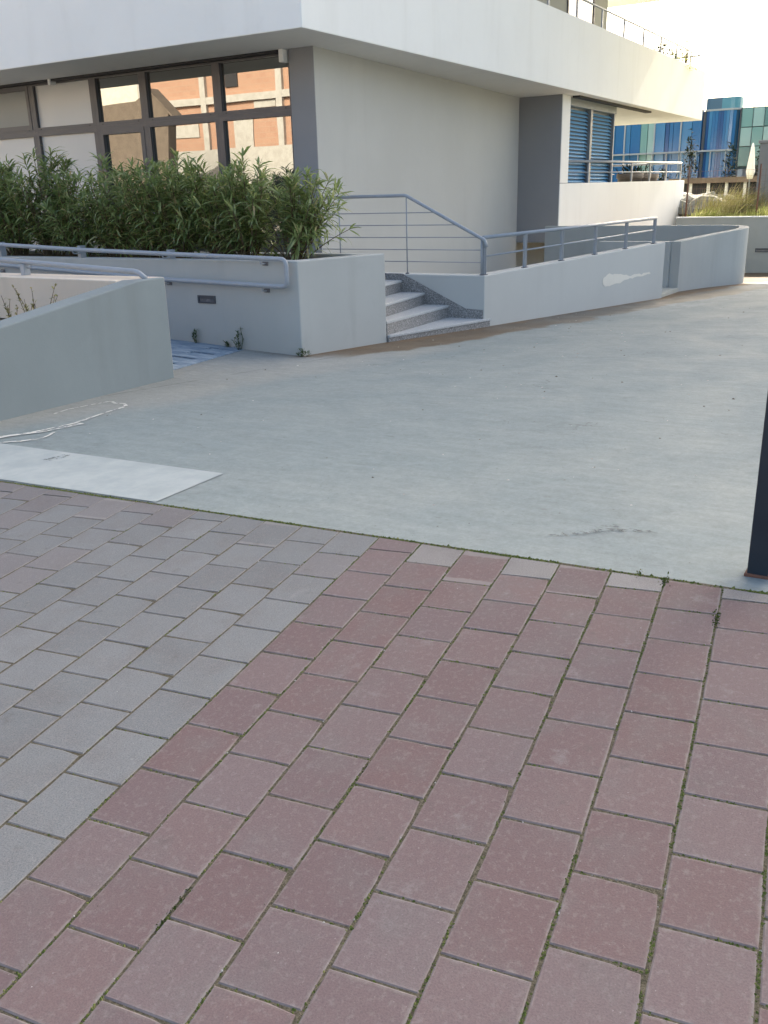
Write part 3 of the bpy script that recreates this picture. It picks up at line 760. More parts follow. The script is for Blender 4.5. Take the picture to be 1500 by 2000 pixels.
# balcony slab and parapet
MB().box(20.36, 7.72, .46, 31.25, 12, .66).build('balcony_slab', 'gray', ab)
m = MB().prism([(20.31, 7.692), (31.30, 7.692), (31.30, 7.88), (20.31, 7.88)], [.518, .44, .44, .518], [1.722, 1.806, 1.806, 1.722])
m.build('balcony_parapet', 'white', ab, bevel=.006)
MB().box(31.12, 7.883, .455, 31.298, 12, 1.80).build('balcony_parapet', 'white', ab)
# glazed room behind the balcony
MB().box(20.81, 7.95, .66, 24.2, 12, 3.528).build('room', 'gray_dark', ab)
MB().box(20.80, 7.78, 3.36, 24.30, 7.94, 3.527).build('shutter_box', 'shutter_grey', ab)
MB().box(20.80, 7.50, 3.49, 26.4, 7.66, 3.5285).build('blind_slot', 'dark', ab)
for x0, x1 in ((20.87, 22.44), (22.62, 24.19)):
    sh = MB().add([(x0,7.935,.7),(x1,7.935,.7),(x1,7.935,3.36),(x0,7.935,3.36)], [(0,1,2,3)]).build('shutter', 'frame_blue', ab)
    sm = bpy.data.meshes.new('slat'); a = (x1-x0)/2
    sm.from_pydata([(-a,-.030,-.034),(a,-.030,-.034),(a,.030,.022),(-a,.030,.022),(a,.034,.016),(-a,.034,.016),(a,-.026,-.040),(-a,-.026,-.040)], [], [(0,1,2,3),(3,2,4,5),(7,6,1,0),(5,4,6,7)]); sm.materials.append(M['shutter'])
    for k in range(33):
        o = bpy.data.objects.new('slat', sm); COL.objects.link(o); o.parent = sh
        o.location = ((x0+x1)/2-11.46, 7.888-8.0, .76+k*.079)
for x in (20.80, 22.46, 24.20):
    MB().box(x, 7.80, .66, x+(.14 if x == 22.46 else .065), 7.945, 3.359).build('shutter_guide', 'frame_blue', ab)
# upper floors
YB = 24.0
def slab(zb, zf, zt_, x0, x1, y0, name):
    o = [(x0, y0), (x1, y0), (x1, YB), (x0, YB)]
    i = [(x0+.2, y0+.2), (x1-.2, y0+.2), (x1-.2, YB-.2), (x0+.2, YB-.2)]
    return MB().tray(o, i, zb, zf, zt_).build(name, 'white', ab, bevel=.012)
slab(3.53, 3.9, 4.90, 10.22, 31.20, 7.285, 'balcony_band')
slab(7.0, 7.35, 8.42, 10.22, 31.35, 7.285, 'balcony_band')
slab(11.4, 11.7, 12.0, 10.22, 26.8, 7.285, 'roof_slab')
MB().box(22.0, -3.0, 8.85, 31.2, 7.28, 9.25).build('shade_wing_slab', 'white', ab, bevel=.01)  # invented wing, out of view above, added to shade the driveway and paving
MB().box(22.2, -2.8, 9.2505, 31.0, 7.1, 17.6).build('shade_wing_wall', 'white', ab)
for yy in (-2.4,):
    for xx in (22.6, 30.4): MB().box(xx-.25, yy-.25, -.6, xx+.25, yy+.25, 8.8495).build('shade_wing_column', 'gray', ab)  # legs of the added shading wing, out of view
for kk in range(2):
    for jj in range(4):
        ww = MB().box(22.17, -2.0+jj*2.3, 10.2+kk*3, 22.198, -.6+jj*2.3, 11.9+kk*3).build('window', 'frame', ab)  # windows of the added wing
MB().box(11.6, 8.705, 3.9, 25.97, 22, 6.999).build('wall', 'fargray', ab)
MB().box(11.6, 8.705, 7.35, 25.9, 22, 11.399).build('wall', 'white', ab)
def window(y0, y1, z0, z1, mat, x=11.55, fr=.075, head=None, sash=0.0):
    """opening on the left front: frame ring and a pane set back in it"""
    m = MB(); X0, X1 = x-.02, x+.09
    hb = fr if head is None else head
    y0 += .0008; y1 -= .0008
    m.box(X0, y0, z0, X1, y0+fr, z1); m.box(X0, y1-fr, z0, X1, y1, z1)
    m.box(X0+.001, y0+fr, z0, X1-.001, y1-fr, z0+.058); m.box(X0+.001, y0+fr, z1-hb, X1-.001, y1-fr, z1)
    if sash:
        s = sash; xa = X0-.008
        m.box(xa, y0+fr-.02, z0+.03, X1-.004, y0+fr+s, z1-hb+.02); m.box(xa, y1-fr-s, z0+.03, X1-.004, y1-fr+.02, z1-hb+.02)
        m.box(xa+.001, y0+fr+s, z1-hb-s, X1-.004, y1-fr-s, z1-hb+.02); m.box(xa+.001, y0+fr+s, z0+.03, X1-.004, y1-fr-s, z0+.06+s)
    w = m.build('window', 'frame', ab)
    px = x+.035
    MB().add([(px, y0+.03, z0+.03), (px, y1-.03, z0+.03), (px, y1-.03, z1-.03), (px, y0+.03, z1-.03)], [(0,3,2,1)]).build('pane', mat, w)
    for yy in (y0+fr+.08, y1-fr-.08):
        MB().box(X0-.004, yy-.012, z0+.022, X0+.006, yy+.012, z0+.034).build('drain_cap', 'dark', w)
    return w
ys = [8.42, 9.845, 11.365, 12.49, 14.01, 15.45, 16.9, 18.3, 19.8, 21.3, 22.8]
ups = ['glass', 'glass', 'glass', 'blind', 'blind_dark', 'blind', 'blind', 'glass', 'glass', 'glass']
los = ['glass', 'glass', 'glass', 'blind', 'blind', 'blind', 'blind', 'glass', 'glass', 'glass']
for i in range(10):
    a, b = ys[i], ys[i+1]
    window(a, b, 2.757, 3.52, ups[i], head=.045, sash=.0 if i != 4 else .05)
    window(a, b, .62, 2.756, los[i], sash=.06 if i == 2 else 0.0)
MB().box(11.40, 8.55, 3.495, 11.52, 24, 3.5285).build('blind_slot', 'dark', ab)
MB().prism([(11.36, 8.45), (11.50, 8.45), (11.50, 8.53), (11.36, 8.53)], 3.36, 3.528).build('blind_bracket', 'white', ab, bevel=.01)
MB().prism([(11.38, 13.3), (11.50, 13.3), (11.50, 13.36), (11.38, 13.36)], 3.44, 3.528).build('blind_bracket', 'white', ab)
# upper floor windows seen over the band
def uwin(x0, x1, z0, z1, mat):
    m = MB(); y = 8.70; f = .07
    m.box(x0, y-.03, z0, x0+f, y+.004, z1); m.box(x1-f, y-.03, z0, x1, y+.004, z1); m.box(x0+f, y-.029, z1-f, x1-f, y+.004, z1); m.box(x0+f, y-.029, z0, x1-f, y+.004, z0+f)
    w = m.build('window', 'frame', ab)
    MB().add([(x0+.03,y-.008,z0+.03),(x1-.03,y-.008,z0+.03),(x1-.03,y-.008,z1-.03),(x0+.03,y-.008,z1-.03)], [(0,1,2,3)]).build('pane', mat, w)
for x0, x1 in ((16.2, 18.0), (18.03, 19.6), (20.2, 21.0), (23.0, 24.9)):
    uwin(x0, x1, 4.0, 6.4, 'glass')
for x0, x1 in ((13, 15), (16, 18), (20, 22), (23.2, 25)):
    uwin(x0, x1, 8.0, 10.6, 'glass')

# ------------------------------------------------------------------ railings
def rounded(pts, r=.06, k=4):
    out = [Vector(pts[0])]
    for a, b, c in zip(pts[:-2], pts[1:-1], pts[2:]):
        a, b, c = Vector(a), Vector(b), Vector(c)
        p = b+(a-b).normalized()*r; q = b+(c-b).normalized()*r
        for i in range(k+1):
            t = i/k; out.append(p*(1-t)**2+b*2*t*(1-t)+q*t*t)
    return out+[Vector(pts[-1])]
# rail on the retaining wall
wr = thing('wall_railing', (13, 4.7, .6), 'low grey steel railing standing along the retaining wall', 'railing')
def on_wall(t, off=.07): return (S_[0]+(E_[0]-S_[0])*t+n_.x*off, S_[1]+(E_[1]-S_[1])*t+n_.y*off)
ts = [.018+i*.926/5 for i in range(6)]
rail_z = lambda t: 1.015+t*.10
p0, p1 = on_wall(ts[0]), on_wall(ts[-1])
MB().tube([(p0[0]-d_.x*.03, p0[1]-d_.y*.03, rail_z(ts[0])), (p1[0]+d_.x*.03, p1[1]+d_.y*.03, rail_z(ts[-1]))], .024, 12).build('handrail', 'rail', wr, True)
MB().tube([(p0[0], p0[1], .785), (p1[0], p1[1], .93)], .011, 8).build('mid_rail', 'rail', wr, True)
for i, t in enumerate(ts):
    x, y = on_wall(t); zb = ztop(t)-.002
    for s in (-1, 1):
        m = MB(); cx, cy = x+d_.x*.014*s, y+d_.y*.014*s
        a = [(cx-d_.x*.005-n_.x*.02, cy-d_.y*.005-n_.y*.02), (cx+d_.x*.005-n_.x*.02, cy+d_.y*.005-n_.y*.02), (cx+d_.x*.005+n_.x*.02, cy+d_.y*.005+n_.y*.02), (cx-d_.x*.005+n_.x*.02, cy-d_.y*.005+n_.y*.02)]
        m.prism(a, zb, rail_z(t)-.01)
        po = m.build('post', 'rail', wr)
    MB().prism([(x-d_.x*.04-n_.x*.03, y-d_.y*.04-n_.y*.03), (x+d_.x*.04-n_.x*.03, y+d_.y*.04-n_.y*.03), (x+d_.x*.04+n_.x*.03, y+d_.y*.04+n_.y*.03), (x-d_.x*.04+n_.x*.03, y-d_.y*.04+n_.y*.03)], zb, zb+.012).build('base_plate', 'bracket', wr)
# stair railing on the side wall
sr = thing('stair_railing', (10.9, 6, .55), 'grey stair railing with thin rods, sloping down beside the steps', 'railing')
xr = 10.90
MB().tube(rounded([(xr, 7.6, 1.545), (xr, 6.24, 1.545), (xr, 5.10, .985), (xr, 5.075, .90)], .03), .022, 12).build('handrail', 'rail', sr, True)
def rail_top(y): return 1.545 if y > 6.24 else 1.545-(6.24-y)*.491
for y, r in ((7.30, .009), (6.235, .009), (5.145, .013)):
    MB().tube([(xr, y, .551), (xr, y, rail_top(y)-.012)], r, 8).build('post', 'rail_thin' if r < .01 else 'rail', sr, True)
    MB().lathe((xr, y, .5505), [(.026, 0), (.026, .012), (.014, .02)], 10).build('base_plate', 'bracket', sr)
for z in (.712, .865, 1.02, 1.175, 1.33):
    ye = 5.145 if z < .9 else 6.24-(1.545-z)/.491
    MB().tube([(xr, 7.6, z), (xr, ye, z)], .0065, 6).build('rod', 'rail_thin', sr, True)
# ramp handrails
hr = thing('ramp_handrail', (7.74, 8, .9), 'looped grey tubular handrail bracketed to the long planter', 'handrail', 'ramp handrails')
MB().tube(rounded([(7.74, 14.6, 1.30), (7.74, 10.4, 1.085), (7.74, 8.85, 1.028), (7.74, 5.865, .952), (7.74, 5.865, .675), (7.74, 7.6, .716), (7.74, 10.4, .836), (7.74, 14.6, 1.03)], .07, 5), .025, 12).build('tube', 'rail', hr, True)
for y in (6.2, 7.6, 9.05, 10.5, 12):
    zu = (.96 if y < 7 else .955+(y-5.865)*.026)+(.0 if y < 9 else .012)
    zl = .683+(y-6.2)*.03
    for z, hi in ((zu, 1), (zl, 0)):
        if hi and y > 7: continue
        m = MB().tube(rounded([(7.74, y, z-.02), (7.74, y, z-.055), (7.80, y, z-.06), (7.829, y, z-.06)], .018), .008, 6); m.build('bracket', 'rail', hr, True)
        MB().box(7.818, y-.035, z-.08, 7.8295, y+.035, z-.04).build('wall_plate', 'bracket', hr)
for y in (7.6, 9.06, 10.55, 12):
    z = .955+(y-5.865)*.026
    MB().box(7.845, y-.035, .929, 7.93, y+.02, z+.03).build('post', 'rail', hr, bevel=.004)
    MB().tube(rounded([(7.74, y-.02, z-.01), (7.74, y-.02, z-.05), (7.80, y-.02, z-.055), (7.86, y-.02, z-.05)], .018), .009, 6).build('bracket', 'rail', hr, True)
h2 = thing('ramp_handrail', (6, 8, .9), 'grey tubular handrail along the back wall of the wedge planter', 'handrail', 'ramp handrails')
MB().tube(rounded([(6.02, 11.8, 1.21), (6.02, 8.1, 1.037), (6.05, 6.24, .952), (6.06, 6.17, .89)], .06), .025, 12).build('tube', 'rail', h2, True)
for y in (7.75, 9.3, 10.8):
    z = .952+(y-6.24)*.0457
    MB().box(5.99, y-.03, .897, 6.06, y+.03, z-.02).build('post', 'rail', h2, bevel=.004)
    MB().tube(rounded([(6.02, y-.1, z-.01), (6.02, y-.1, z-.05), (6.02, y-.04, z-.055)], .015), .008, 6).build('bracket', 'rail', h2, True)
# balcony railing
br = thing('balcony_railing', (26, 7.79, 1.75), 'grey railing on the white ground-floor balcony parapet', 'railing')
bz = lambda x: 1.722+(x-20.362)/10.938*.084
MB().tube([(20.62, 7.79, 2.20), (31.15, 7.79, 2.322)], .03, 10).build('handrail', 'rail', br, True)
MB().tube([(20.66, 7.79, 1.96), (31.12, 7.79, 2.06)], .013, 8).build('mid_rail', 'rail', br, True)
MB().tube([(31.15, 7.79, 2.322), (31.2, 11.9, 2.322)], .03, 10).build('handrail', 'rail', br, True)
for i in range(7):
    x = 20.68+i*1.74
    MB().box(x-.03, 7.77, bz(x)-.004, x+.03, 7.81, 2.18+(x-20.62)*.0116).build('post', 'rail_thin', br)
tr = thing('terrace_railing', (25, 7.4, 4.9), 'thin grey railing along the upper white balcony band', 'railing')
MB().tube([(12, 7.43, 5.335), (31.05, 7.43, 5.335), (31.05, 20, 5.335)], .024, 8).build('handrail', 'rail', tr, True)
x = 15.44
while x < 31.2:
    MB().box(x-.035, 7.415, 4.899, x+.035, 7.445, 5.32).build('post', 'rail_thin', tr); x += 1.6

# ------------------------------------------------------------------ recessed wall lights
def wall_light(loc, w, h, axis, label):
    t = thing('wall_light', loc, label, 'wall light', 'recessed wall lights')
    x, y, z = loc
    def b(a0, a1, z0, z1, d0, d1):
        return MB().box(x-d1, y+a0, z+z0, x-d0, y+a1, z+z1)
    m = MB()
    for q in ((-w/2, w/2, h/2-.018, h/2), (-w/2, w/2, -h/2, -h/2+.018), (-w/2, -w/2+.02, -h/2+.018, h/2-.018), (w/2-.02, w/2, -h/2+.018, h/2-.018)):
        a = b(*q, -.004, .014); m.add(a.v, a.f)
    m.build('bezel', 'lamp_body', t)
    b(-w/2+.02, w/2-.02, -h/2+.018, h/2-.018, -.004, .004).build('lens', 'lamp_lens', t)
    b(-w/2+.03, w/2-.03, .005, h/2-.018, .004, .010).build('hood', 'lamp_body', t)
wall_light((7.83, 7.06, .503), .255, .085, 0, 'dark rectangular light recessed in the planter side above the ramp')
wall_light((22.55, 3.70, .195), .30, .085, 0, 'dark rectangular light recessed in the straight wall under the grass')

# ------------------------------------------------------------------ gate post
gp = thing('gate_post', (3.35, .44, drv_z(3.35, .44)), 'blue-black steel gate post standing at the edge of the paving', 'post')
gz = drv_z(3.35, .44)
MB().box(3.315, .405, gz-.02, 3.395, .478, 2.1).build('post', 'black', gp, bevel=.004)
MB().box(3.325, .372, gz+.02, 3.385, .396, 2.08).build('gate_stile', 'black', gp, bevel=.003)
for z in (.5, 1.2, 1.9): MB().box(3.34, .396, z, 3.37, .406, z+.08).build('hinge', 'black', gp)
MB().prism([(3.308, .365), (3.402, .365), (3.402, .486), (3.308, .486)], gz-.01, gz+.012).build('foot_plate', 'rust', gp, bevel=.003)

# ------------------------------------------------------------------ oleander hedge
def oleander(x, y, z, h, spread, ns, seed, label, lean=(0, 0), group='oleander shrubs in the long planter'):
    r = random.Random(seed)
    t = thing('oleander_shrub', (x, y, z), label, 'shrub', group)
    fol = MB(); stm = MB()
    for i in range(ns+14):
        a = r.uniform(0, 2*math.pi); k = math.sqrt(r.random())
        base = Vector((x+math.cos(a)*.10*k, y+math.sin(a)*.14*k, z))
        sp = spread*k
        hh = h*r.uniform(.62, 1.0)*(1-.22*k)
        if i >= ns: hh = h*r.uniform(.22, .5); sp *= 1.1
        tip = base+Vector((math.cos(a)*sp*.75+lean[0]*r.random(), math.sin(a)*sp+lean[1]*r.random(), hh))
        mid = base.lerp(tip, .5)+Vector((math.cos(a)*sp*-.10, math.sin(a)*sp*-.10, hh*.10))
        pts = []
        for q in range(7):
            s = q/6; pts.append(base*(1-s)**2+mid*2*s*(1-s)+tip*s*s)
        stm.tube(pts, [.008-.0008*q for q in range(7)], 5, False)
        nn = int(15*hh/1.1)+2
        for q in range(nn):
            s = (.16 if not label.startswith('oleander') else .3)+(.84 if not label.startswith('oleander') else .7)*(q+r.random()*.7)/nn
            p = base*(1-s)**2+mid*2*s*(1-s)+tip*s*s
            tan = (mid-base)*(1-s)+(tip-mid)*s; tan.normalize()
            b0 = r.uniform(0, 2*math.pi); top = s > .86
            for w in range(3 if not top else 5):
                b = b0+w*2.094+r.gauss(0, .25)
                o = tan.orthogonal().normalized(); o2 = tan.cross(o)
                out = o*math.cos(b)+o2*math.sin(b)
                upw = r.uniform(.25, .9) if not top else r.uniform(.6, 2.0)
                d = out+tan*upw
                fol.leaf(p, d, Vector((r.gauss(0, .3), r.gauss(0, .3), 1)), r.uniform(.13, .225)*(1 if not top else .85), r.uniform(.020, .030), r.uniform(.12, .65))
    stm.build('stem', 'stem', t, True)
    fol.build('foliage', 'leaf', t)
    return t
HL = 'dark green oleander shrub in the hedge along the long planter'
rows = [(8.50, 11.55, 1.30, .42), (8.45, 10.95, 1.30, .40), (8.50, 10.30, 1.42, .42), (8.45, 9.75, 1.10, .34), (8.50, 9.10, 1.24, .42), (8.55, 8.50, 1.28, .42), (8.45, 7.95, 1.28, .40),
        (8.55, 7.40, 1.25, .40), (8.45, 6.92, 1.17, .38)]
for i, (x, y, h, s) in enumerate(rows):
    oleander(x, y, .88, h, s*1.15, 34, 100+i, HL)
oleander(8.58, 6.36, .88, 1.05, .44, 30, 200, 'oleander shrub with bare stems showing at the planter corner by the steps', (.12, -.22), None)
oleander(8.62, 12.4, .88, 1.25, .4, 20, 210, HL); oleander(8.5, 13.3, .88, 1.25, .4, 20, 211, HL)

# ------------------------------------------------------------------ weeds
def weed(x, y, z, h, n, seed, label, twiggy=False, group=None):
    r = random.Random(seed); t = thing('weed', (x, y, z), label, 'weed', group)
    s = MB(); f = MB()
    for i in range(n):
        b = Vector((x+r.gauss(0, .012), y+r.gauss(0, .02), z-.01)); tip = b+Vector((r.gauss(0, .16 if twiggy else .05), r.gauss(0, .22 if twiggy else .06), 1))*h*r.uniform(.55, 1)
        md = b.lerp(tip, .5)+Vector((r.gauss(0, .02), r.gauss(0, .02), 0))
        s.tube([b, md, tip], [.004, .003, .002], 5)
        for q in range(16 if not twiggy else 22):
            u = r.uniform(.1 if not twiggy else .2, 1); p = b.lerp(md, u*2) if u < .5 else md.lerp(tip, u*2-1)
            d = Vector((r.gauss(0, 1), r.gauss(0, 1), .7))
            f.leaf(p, d, Vector((0, .1, 1)), r.uniform(.03, .06) if not twiggy else r.uniform(.025, .055), .014 if not twiggy else .016, .3)
    s.build('stem', 'twig' if twiggy else 'leaf_weed', t, True); tag(f.build('foliage', 'leaf_weed' if not twiggy else 'leaf_dry', t), kind='stuff')
weed(7.79, 7.24, rmp_z(7.24), .20, 3, 1, 'small green weed sprouting on the ramp below the wall light')
weed(7.79, 6.62, rmp_z(6.62), .26, 4, 2, 'taller green weed sprouting from the ramp edge at the planter foot')
weed(7.80, 6.78, rmp_z(6.78), .07, 2, 3, 'tiny dark weed between the two sprouts on the ramp')
weed(7.80, 5.76, drv_z(7.8, 5.76), .10, 4, 4, 'small weed at the outer corner of the long planter')
weed(5.2, 6.66, .42, .58, 11, 5, 'tall twiggy dry weed growing in the wedge planter', True)
weed(5.0, 6.95, .40, .46, 11, 6, 'short bushy dry weed behind the sloping wall of the wedge planter', True)
weed(5.0, 6.72, .41, .44, 7, 7, 'thin leaning dry weed between the other two of the wedge planter', True)

# ------------------------------------------------------------------ things on the balconies
def pot(x, y, z, r, h, label, leafy, seed, grp):
    rr = random.Random(seed); t = thing('flower_pot', (x, y, z), label, 'flower pot', grp)
    MB().lathe((x, y, z), [(r*.72, 0), (r*.95, h*.9), (r*1.04, h*.9), (r*1.04, h), (r*.9, h), (r*.88, h*.9)], 16).build('pot', 'pot', t, True)
    f = MB()
    for k in range(leafy):
        b = Vector((x+rr.gauss(0, r*.3), y+rr.gauss(0, r*.3), z+h*.9)); d = Vector((rr.gauss(0, .6), rr.gauss(0, .6), 1))
        f.leaf(b+d*rr.uniform(0, .25), d, Vector((0, .3, 1)), rr.uniform(.1, .25), .04, .3)
    f.build('plant', 'leaf_dark', t)
for i, x in enumerate((27.3, 28.1, 28.9)): pot(x, 8.25, .66, .36, 1.34, 'tall brown plant pot standing on the ground-floor balcony', 60, i, 'brown pots on the balcony')
dr = thing('drying_rack', (25.2, 8.3, .66), 'white folding drying rack on the ground-floor balcony', 'drying rack')
for x in (24.7, 25.7):
    for s in (-1, 1): MB().tube([(x+.28*s, 8.3, .66), (x, 8.3, 1.98)], .016, 6).build('leg', 'canvas', dr, True)
for k in range(5): MB().tube([(24.7, 8.2+.06*k, 1.96), (25.7, 8.2+.06*k, 1.96)], .008, 6).build('rod', 'canvas', dr, True)
def shrub(x, y, z, w, h, n, mat, label, name, cat, seed, ls=.12, grp=None, stem=True):
    r = random.Random(seed); t = thing(name, (x, y, z), label, cat, grp); f = MB(); s = MB()
    for i in range(9 if stem else 0):
        tip = Vector((x+r.gauss(0, w*.35), y+r.gauss(0, w*.35), z+h*r.uniform(.6, .95)))
        s.tube([(x, y, z-.03), tip], [.015, .004], 5)
    for i in range(n):
        a = r.uniform(0, 6.283); k = r.random()**.6; zz2 = r.random()
        prof = math.sin(min(1, zz2*.9+.12)*math.pi)**.6
        p = Vector((x+math.cos(a)*w*k*prof, y+math.sin(a)*w*k*prof, z+h*zz2*r.uniform(.75, 1.05)))
        f.leaf(p, Vector((r.gauss(0, 1), r.gauss(0, 1), r.uniform(-.2, 1))), Vector((0, .2, 1)), ls*r.uniform(.6, 1.4), ls*.3, .3)
    if stem: s.build('stem', 'twig', t, True)
    f.build('foliage', mat, t); return t
def planter_trough(x0, x1):
    t = thing('trough', ((x0+x1)/2, 7.72, 3.9), 'brown planting trough behind the upper balcony band', 'planter')
    MB().box(x0, 7.6, 3.9, x1, 8.0, 4.72).build('trough_box', 'pot', t, bevel=.02)
    MB().box(x0+.04, 7.64, 4.7205, x1-.04, 7.96, 4.73).build('soil_bed', 'soil', t)
planter_trough(27.4, 30.9)
shrub(27.9, 7.70, 4.73, .46, .62, 420, 'leaf_weed', 'low rounded green shrub on the upper balcony by the rail', 'balcony_shrub', 'shrub', 31)
shrub(29.2, 7.70, 4.73, .75, .48, 420, 'leaf_grass', 'yellowish low plant trailing on the upper balcony', 'balcony_shrub', 'shrub', 32)
shrub(30.3, 7.70, 4.73, .30, 1.1, 260, 'leaf_weed', 'upright thin leafy plant at the end of the upper balcony', 'balcony_shrub', 'shrub', 33)

# ------------------------------------------------------------------ field edge: grass, fence, rubble
gr = MB(); rr = random.Random(5)
def fz(x): return .845+(x-22.7)*.0002
for k in range(16000):
    x = 22.78+abs(rr.gauss(0, 2.2)); y = rr.uniform(-1.5, 5.45)
    cl = .5+.5*math.sin(x*2.3+1.7*math.sin(y*1.9))*math.cos(y*2.7)
    hgt = rr.uniform(.08, .22)*(1+1.3*cl*cl)
    gr.leaf(Vector((x, y, fz(x)-.01)), Vector((rr.gauss(0, .35), rr.gauss(0, .35), 1)), Vector((rr.random(), 1, .1)), hgt, .012, rr.uniform(0, .5))
tag(gr.build('grass', 'leaf_grass'), 'sunlit yellow-green grass on top of the straight wall', 'grass', kind='stuff')
dg = MB()
for (cx, cy, n, h) in ((23.5, 4.8, 500, .75), (24.4, 4.7, 420, .95), (25.6, 4.9, 300, .8), (25, 4.2, 260, .7), (23.8, 3.6, 200, .55)):
    for k in range(n):
        dg.leaf(Vector((cx+rr.gauss(0, .3), cy+rr.gauss(0, .32), fz(cx)-.02)), Vector((rr.gauss(0, .28), rr.gauss(0, .28), 1)), Vector((rr.random(), 1, .1)), h*rr.uniform(.4, 1), .010, rr.uniform(.0, .6))
tag(dg.build('dry_grass', 'leaf_dry'), 'tall dry grass stalks behind the wire fence', 'grass', kind='stuff')
fn = thing('wire_fence', (22.95, 3, .84), 'rusty wire mesh fence on thin posts along the field edge', 'fence')
for i, y in enumerate((-2.2, .8, 3.98, 5.55)):
    MB().tube([(22.95, y, .8), (22.95, y, 2.03)], .018, 8).build('post', 'rust', fn, True)
wm = MB()
for k in range(90):
    y = -2.2+k*.0867; wm.tube([(22.95, y, .86), (22.95+rr.gauss(0, .008), y+rr.gauss(0, .008), 1.93)], .0022, 3, False)
for k in range(9): wm.tube([(22.95, -2.2, .9+k*.127), (22.95, 5.55, .9+k*.127)], .0022, 3, False)
tag(wm.build('wire_mesh', 'rust', fn), kind='stuff')
def rock(x, y, z, s, seed, label, grp):
    r = random.Random(seed); bm = bmesh.new(); bmesh.ops.create_icosphere(bm, subdivisions=2, radius=1)
    q = Vector((r.random()*9, r.random()*9, 0))
    for v in bm.verts:
        from mathutils import noise as mn
        v.co *= 1+.45*mn.noise(v.co*1.3+q); v.co.z *= .7
    me = bpy.data.meshes.new('rubble_stone'); bm.to_mesh(me); bm.free(); me.materials.append(M['rock'])
    o = bpy.data.objects.new('rubble_stone', me); COL.objects.link(o); o.location = (x, y, z+s*.3); o.scale = (s, s*1.3, s); tag(o, label, 'stone', grp)
for i in range(14):
    x = rr.uniform(30, 34); rock(x, 7.3+rr.gauss(0, .7), fz(x), rr.uniform(.25, .6), 50+i, 'pale rubble stone heaped in the field behind the fence', 'rubble heap in the field')
shed = thing('low_shed', (42, 9, .85), 'long low dark shed in front of the blue building', 'shed')
MB().box(40, 5.9, .84, 43, 10.2, 1.75).build('wall', 'dark', shed); MB().box(39.8, 5.6, 1.7505, 43.2, 10.4, 1.95).build('roof', 'roof_shade_brown', shed)
for k in range(6): MB().box(39.96, 6.0+k*.7, .84, 40.0, 6.12+k*.7, 1.75).build('door_post', 'canvas', shed)
for i, (x, y, h, w) in enumerate(((50, 12.1, 3.4, .45), (50, 10.15, 2.7, .4), (52, 9.1, 2.6, .4), (50, 13.4, 1.6, 1.0))):
    shrub(x, y, fz(x), w, h, 420, 'leaf_dark', 'dark upright evergreen in front of the blue glass building' if i < 3 else 'low dark bush beside the shed', 'evergreen', 'tree', 70+i, .28, 'evergreens before the glass building' if i < 3 else None)
ps = thing('parasol', (38, 7.0, .85), 'closed white parasol in front of the blue building', 'parasol')
MB().tube([(38, 6.95, .84), (38, 6.95, 3.0)], .03, 8).build('pole', 'frame_blue', ps, True)
MB().lathe((38, 6.95, .84), [(.1, 1.0), (.16, 1.25), (.12, 1.6), (.06, 2.1), (.02, 2.25)], 10).build('canopy', 'canvas', ps, True)
MB().lathe((38, 6.95, .84), [(.28, 0), (.28, .08), (.05, .1)], 14).build('base', 'frame_blue', ps)
pil = thing('gate_pillar', (25.5, 4.1, .84), 'slate grey pillar at the field edge beside the fence', 'pillar')
MB().box(25.3, 3.85, .84, 25.75, 4.46, 2.55).build('shaft', 'gray_dark', pil, bevel=.015)
MB().box(25.26, 3.81, 2.5505, 25.79, 4.50, 2.62).build('cap', 'gray_dark', pil, bevel=.01)

# ------------------------------------------------------------------ blue glass office building
ob = thing('office_building', (90, 18, .85), 'blue and green glass office building beyond the field', 'building')
def oz(z): return 1.53+(z-1.53)*1.5
X0 = 90
MB().box(X0+.6, 12.5, .8, X0+14, 30.5, oz(5.9)).build('core', 'gray_dark', ob)
# wavy front of coloured vertical panels
pr_ = random.Random(3)
y = 30.4; i = 0
while y > 21.2:
    w = pr_.choice((.36, .5, .7, .95)); 
    if 25.6 < y < 27.0: mat = GREENS[1] if i % 2 else GREENS[0]; w = .65
    else: mat = pr_.choice(BLUES[:3])
    yy = max(y-w, 21.0)
    MB().box(X0+.1*pr_.random(), yy+.02, .85, X0+.55, y-.02, oz(6.0)).build('panel', mat, ob)
    if i % 4 == 0: MB().box(X0-.12, y-.06, .85, X0-.005, y+.06, oz(6.0)).build('mullion', 'mullion', ob)
    y = yy; i += 1
for z in (3.62,): MB().box(X0-.5, 18.1, oz(z), X0-.13, 30.5, oz(z)+.14).build('ledge', 'mullion', ob)
for k in range(8): MB().box(X0-.45, 18.6+k*1.3, oz(3.62)-1.6, X0-.38, 18.68+k*1.3, oz(3.62)-.002).build('post', 'mullion', ob)
# round stair tower
tc = (X0+1.35, 19.35); rad = 1.45
for k in range(20):
    a0 = math.pi*.5+math.pi*k/20; a1 = a0+math.pi/20-.012
    mat = BLUES[pr_.choice((0, 1, 1, 2, 0, 4))] if k > 4 else BLUES[4]
    def se(rr_, a):
        cc, ss = math.cos(a), math.sin(a); k_ = rr_/((abs(cc)**5+abs(ss)**5)**.2); return (tc[0]+k_*cc, tc[1]+k_*ss)
    pl_ = [se(rad, a0), se(rad, a1), se(rad-.25, a1), se(rad-.25, a0)]
    MB().prism(pl_, .85, oz(5.85)).build('panel', mat, ob)
    pl2 = [se(rad+.04, a0), se(rad+.04, a1+.012), se(rad-.25, a1+.012), se(rad-.25, a0)]
    MB().prism(pl2, oz(5.95), oz(6.55)).build('cap_panel', BLUES[4] if k < 10 else BLUES[3], ob)
MB().prism([se(rad+.08, 2*math.pi*k/48) for k in range(48)], oz(5.85)+.001, oz(5.95)-.001).build('ring', 'mullion', ob)
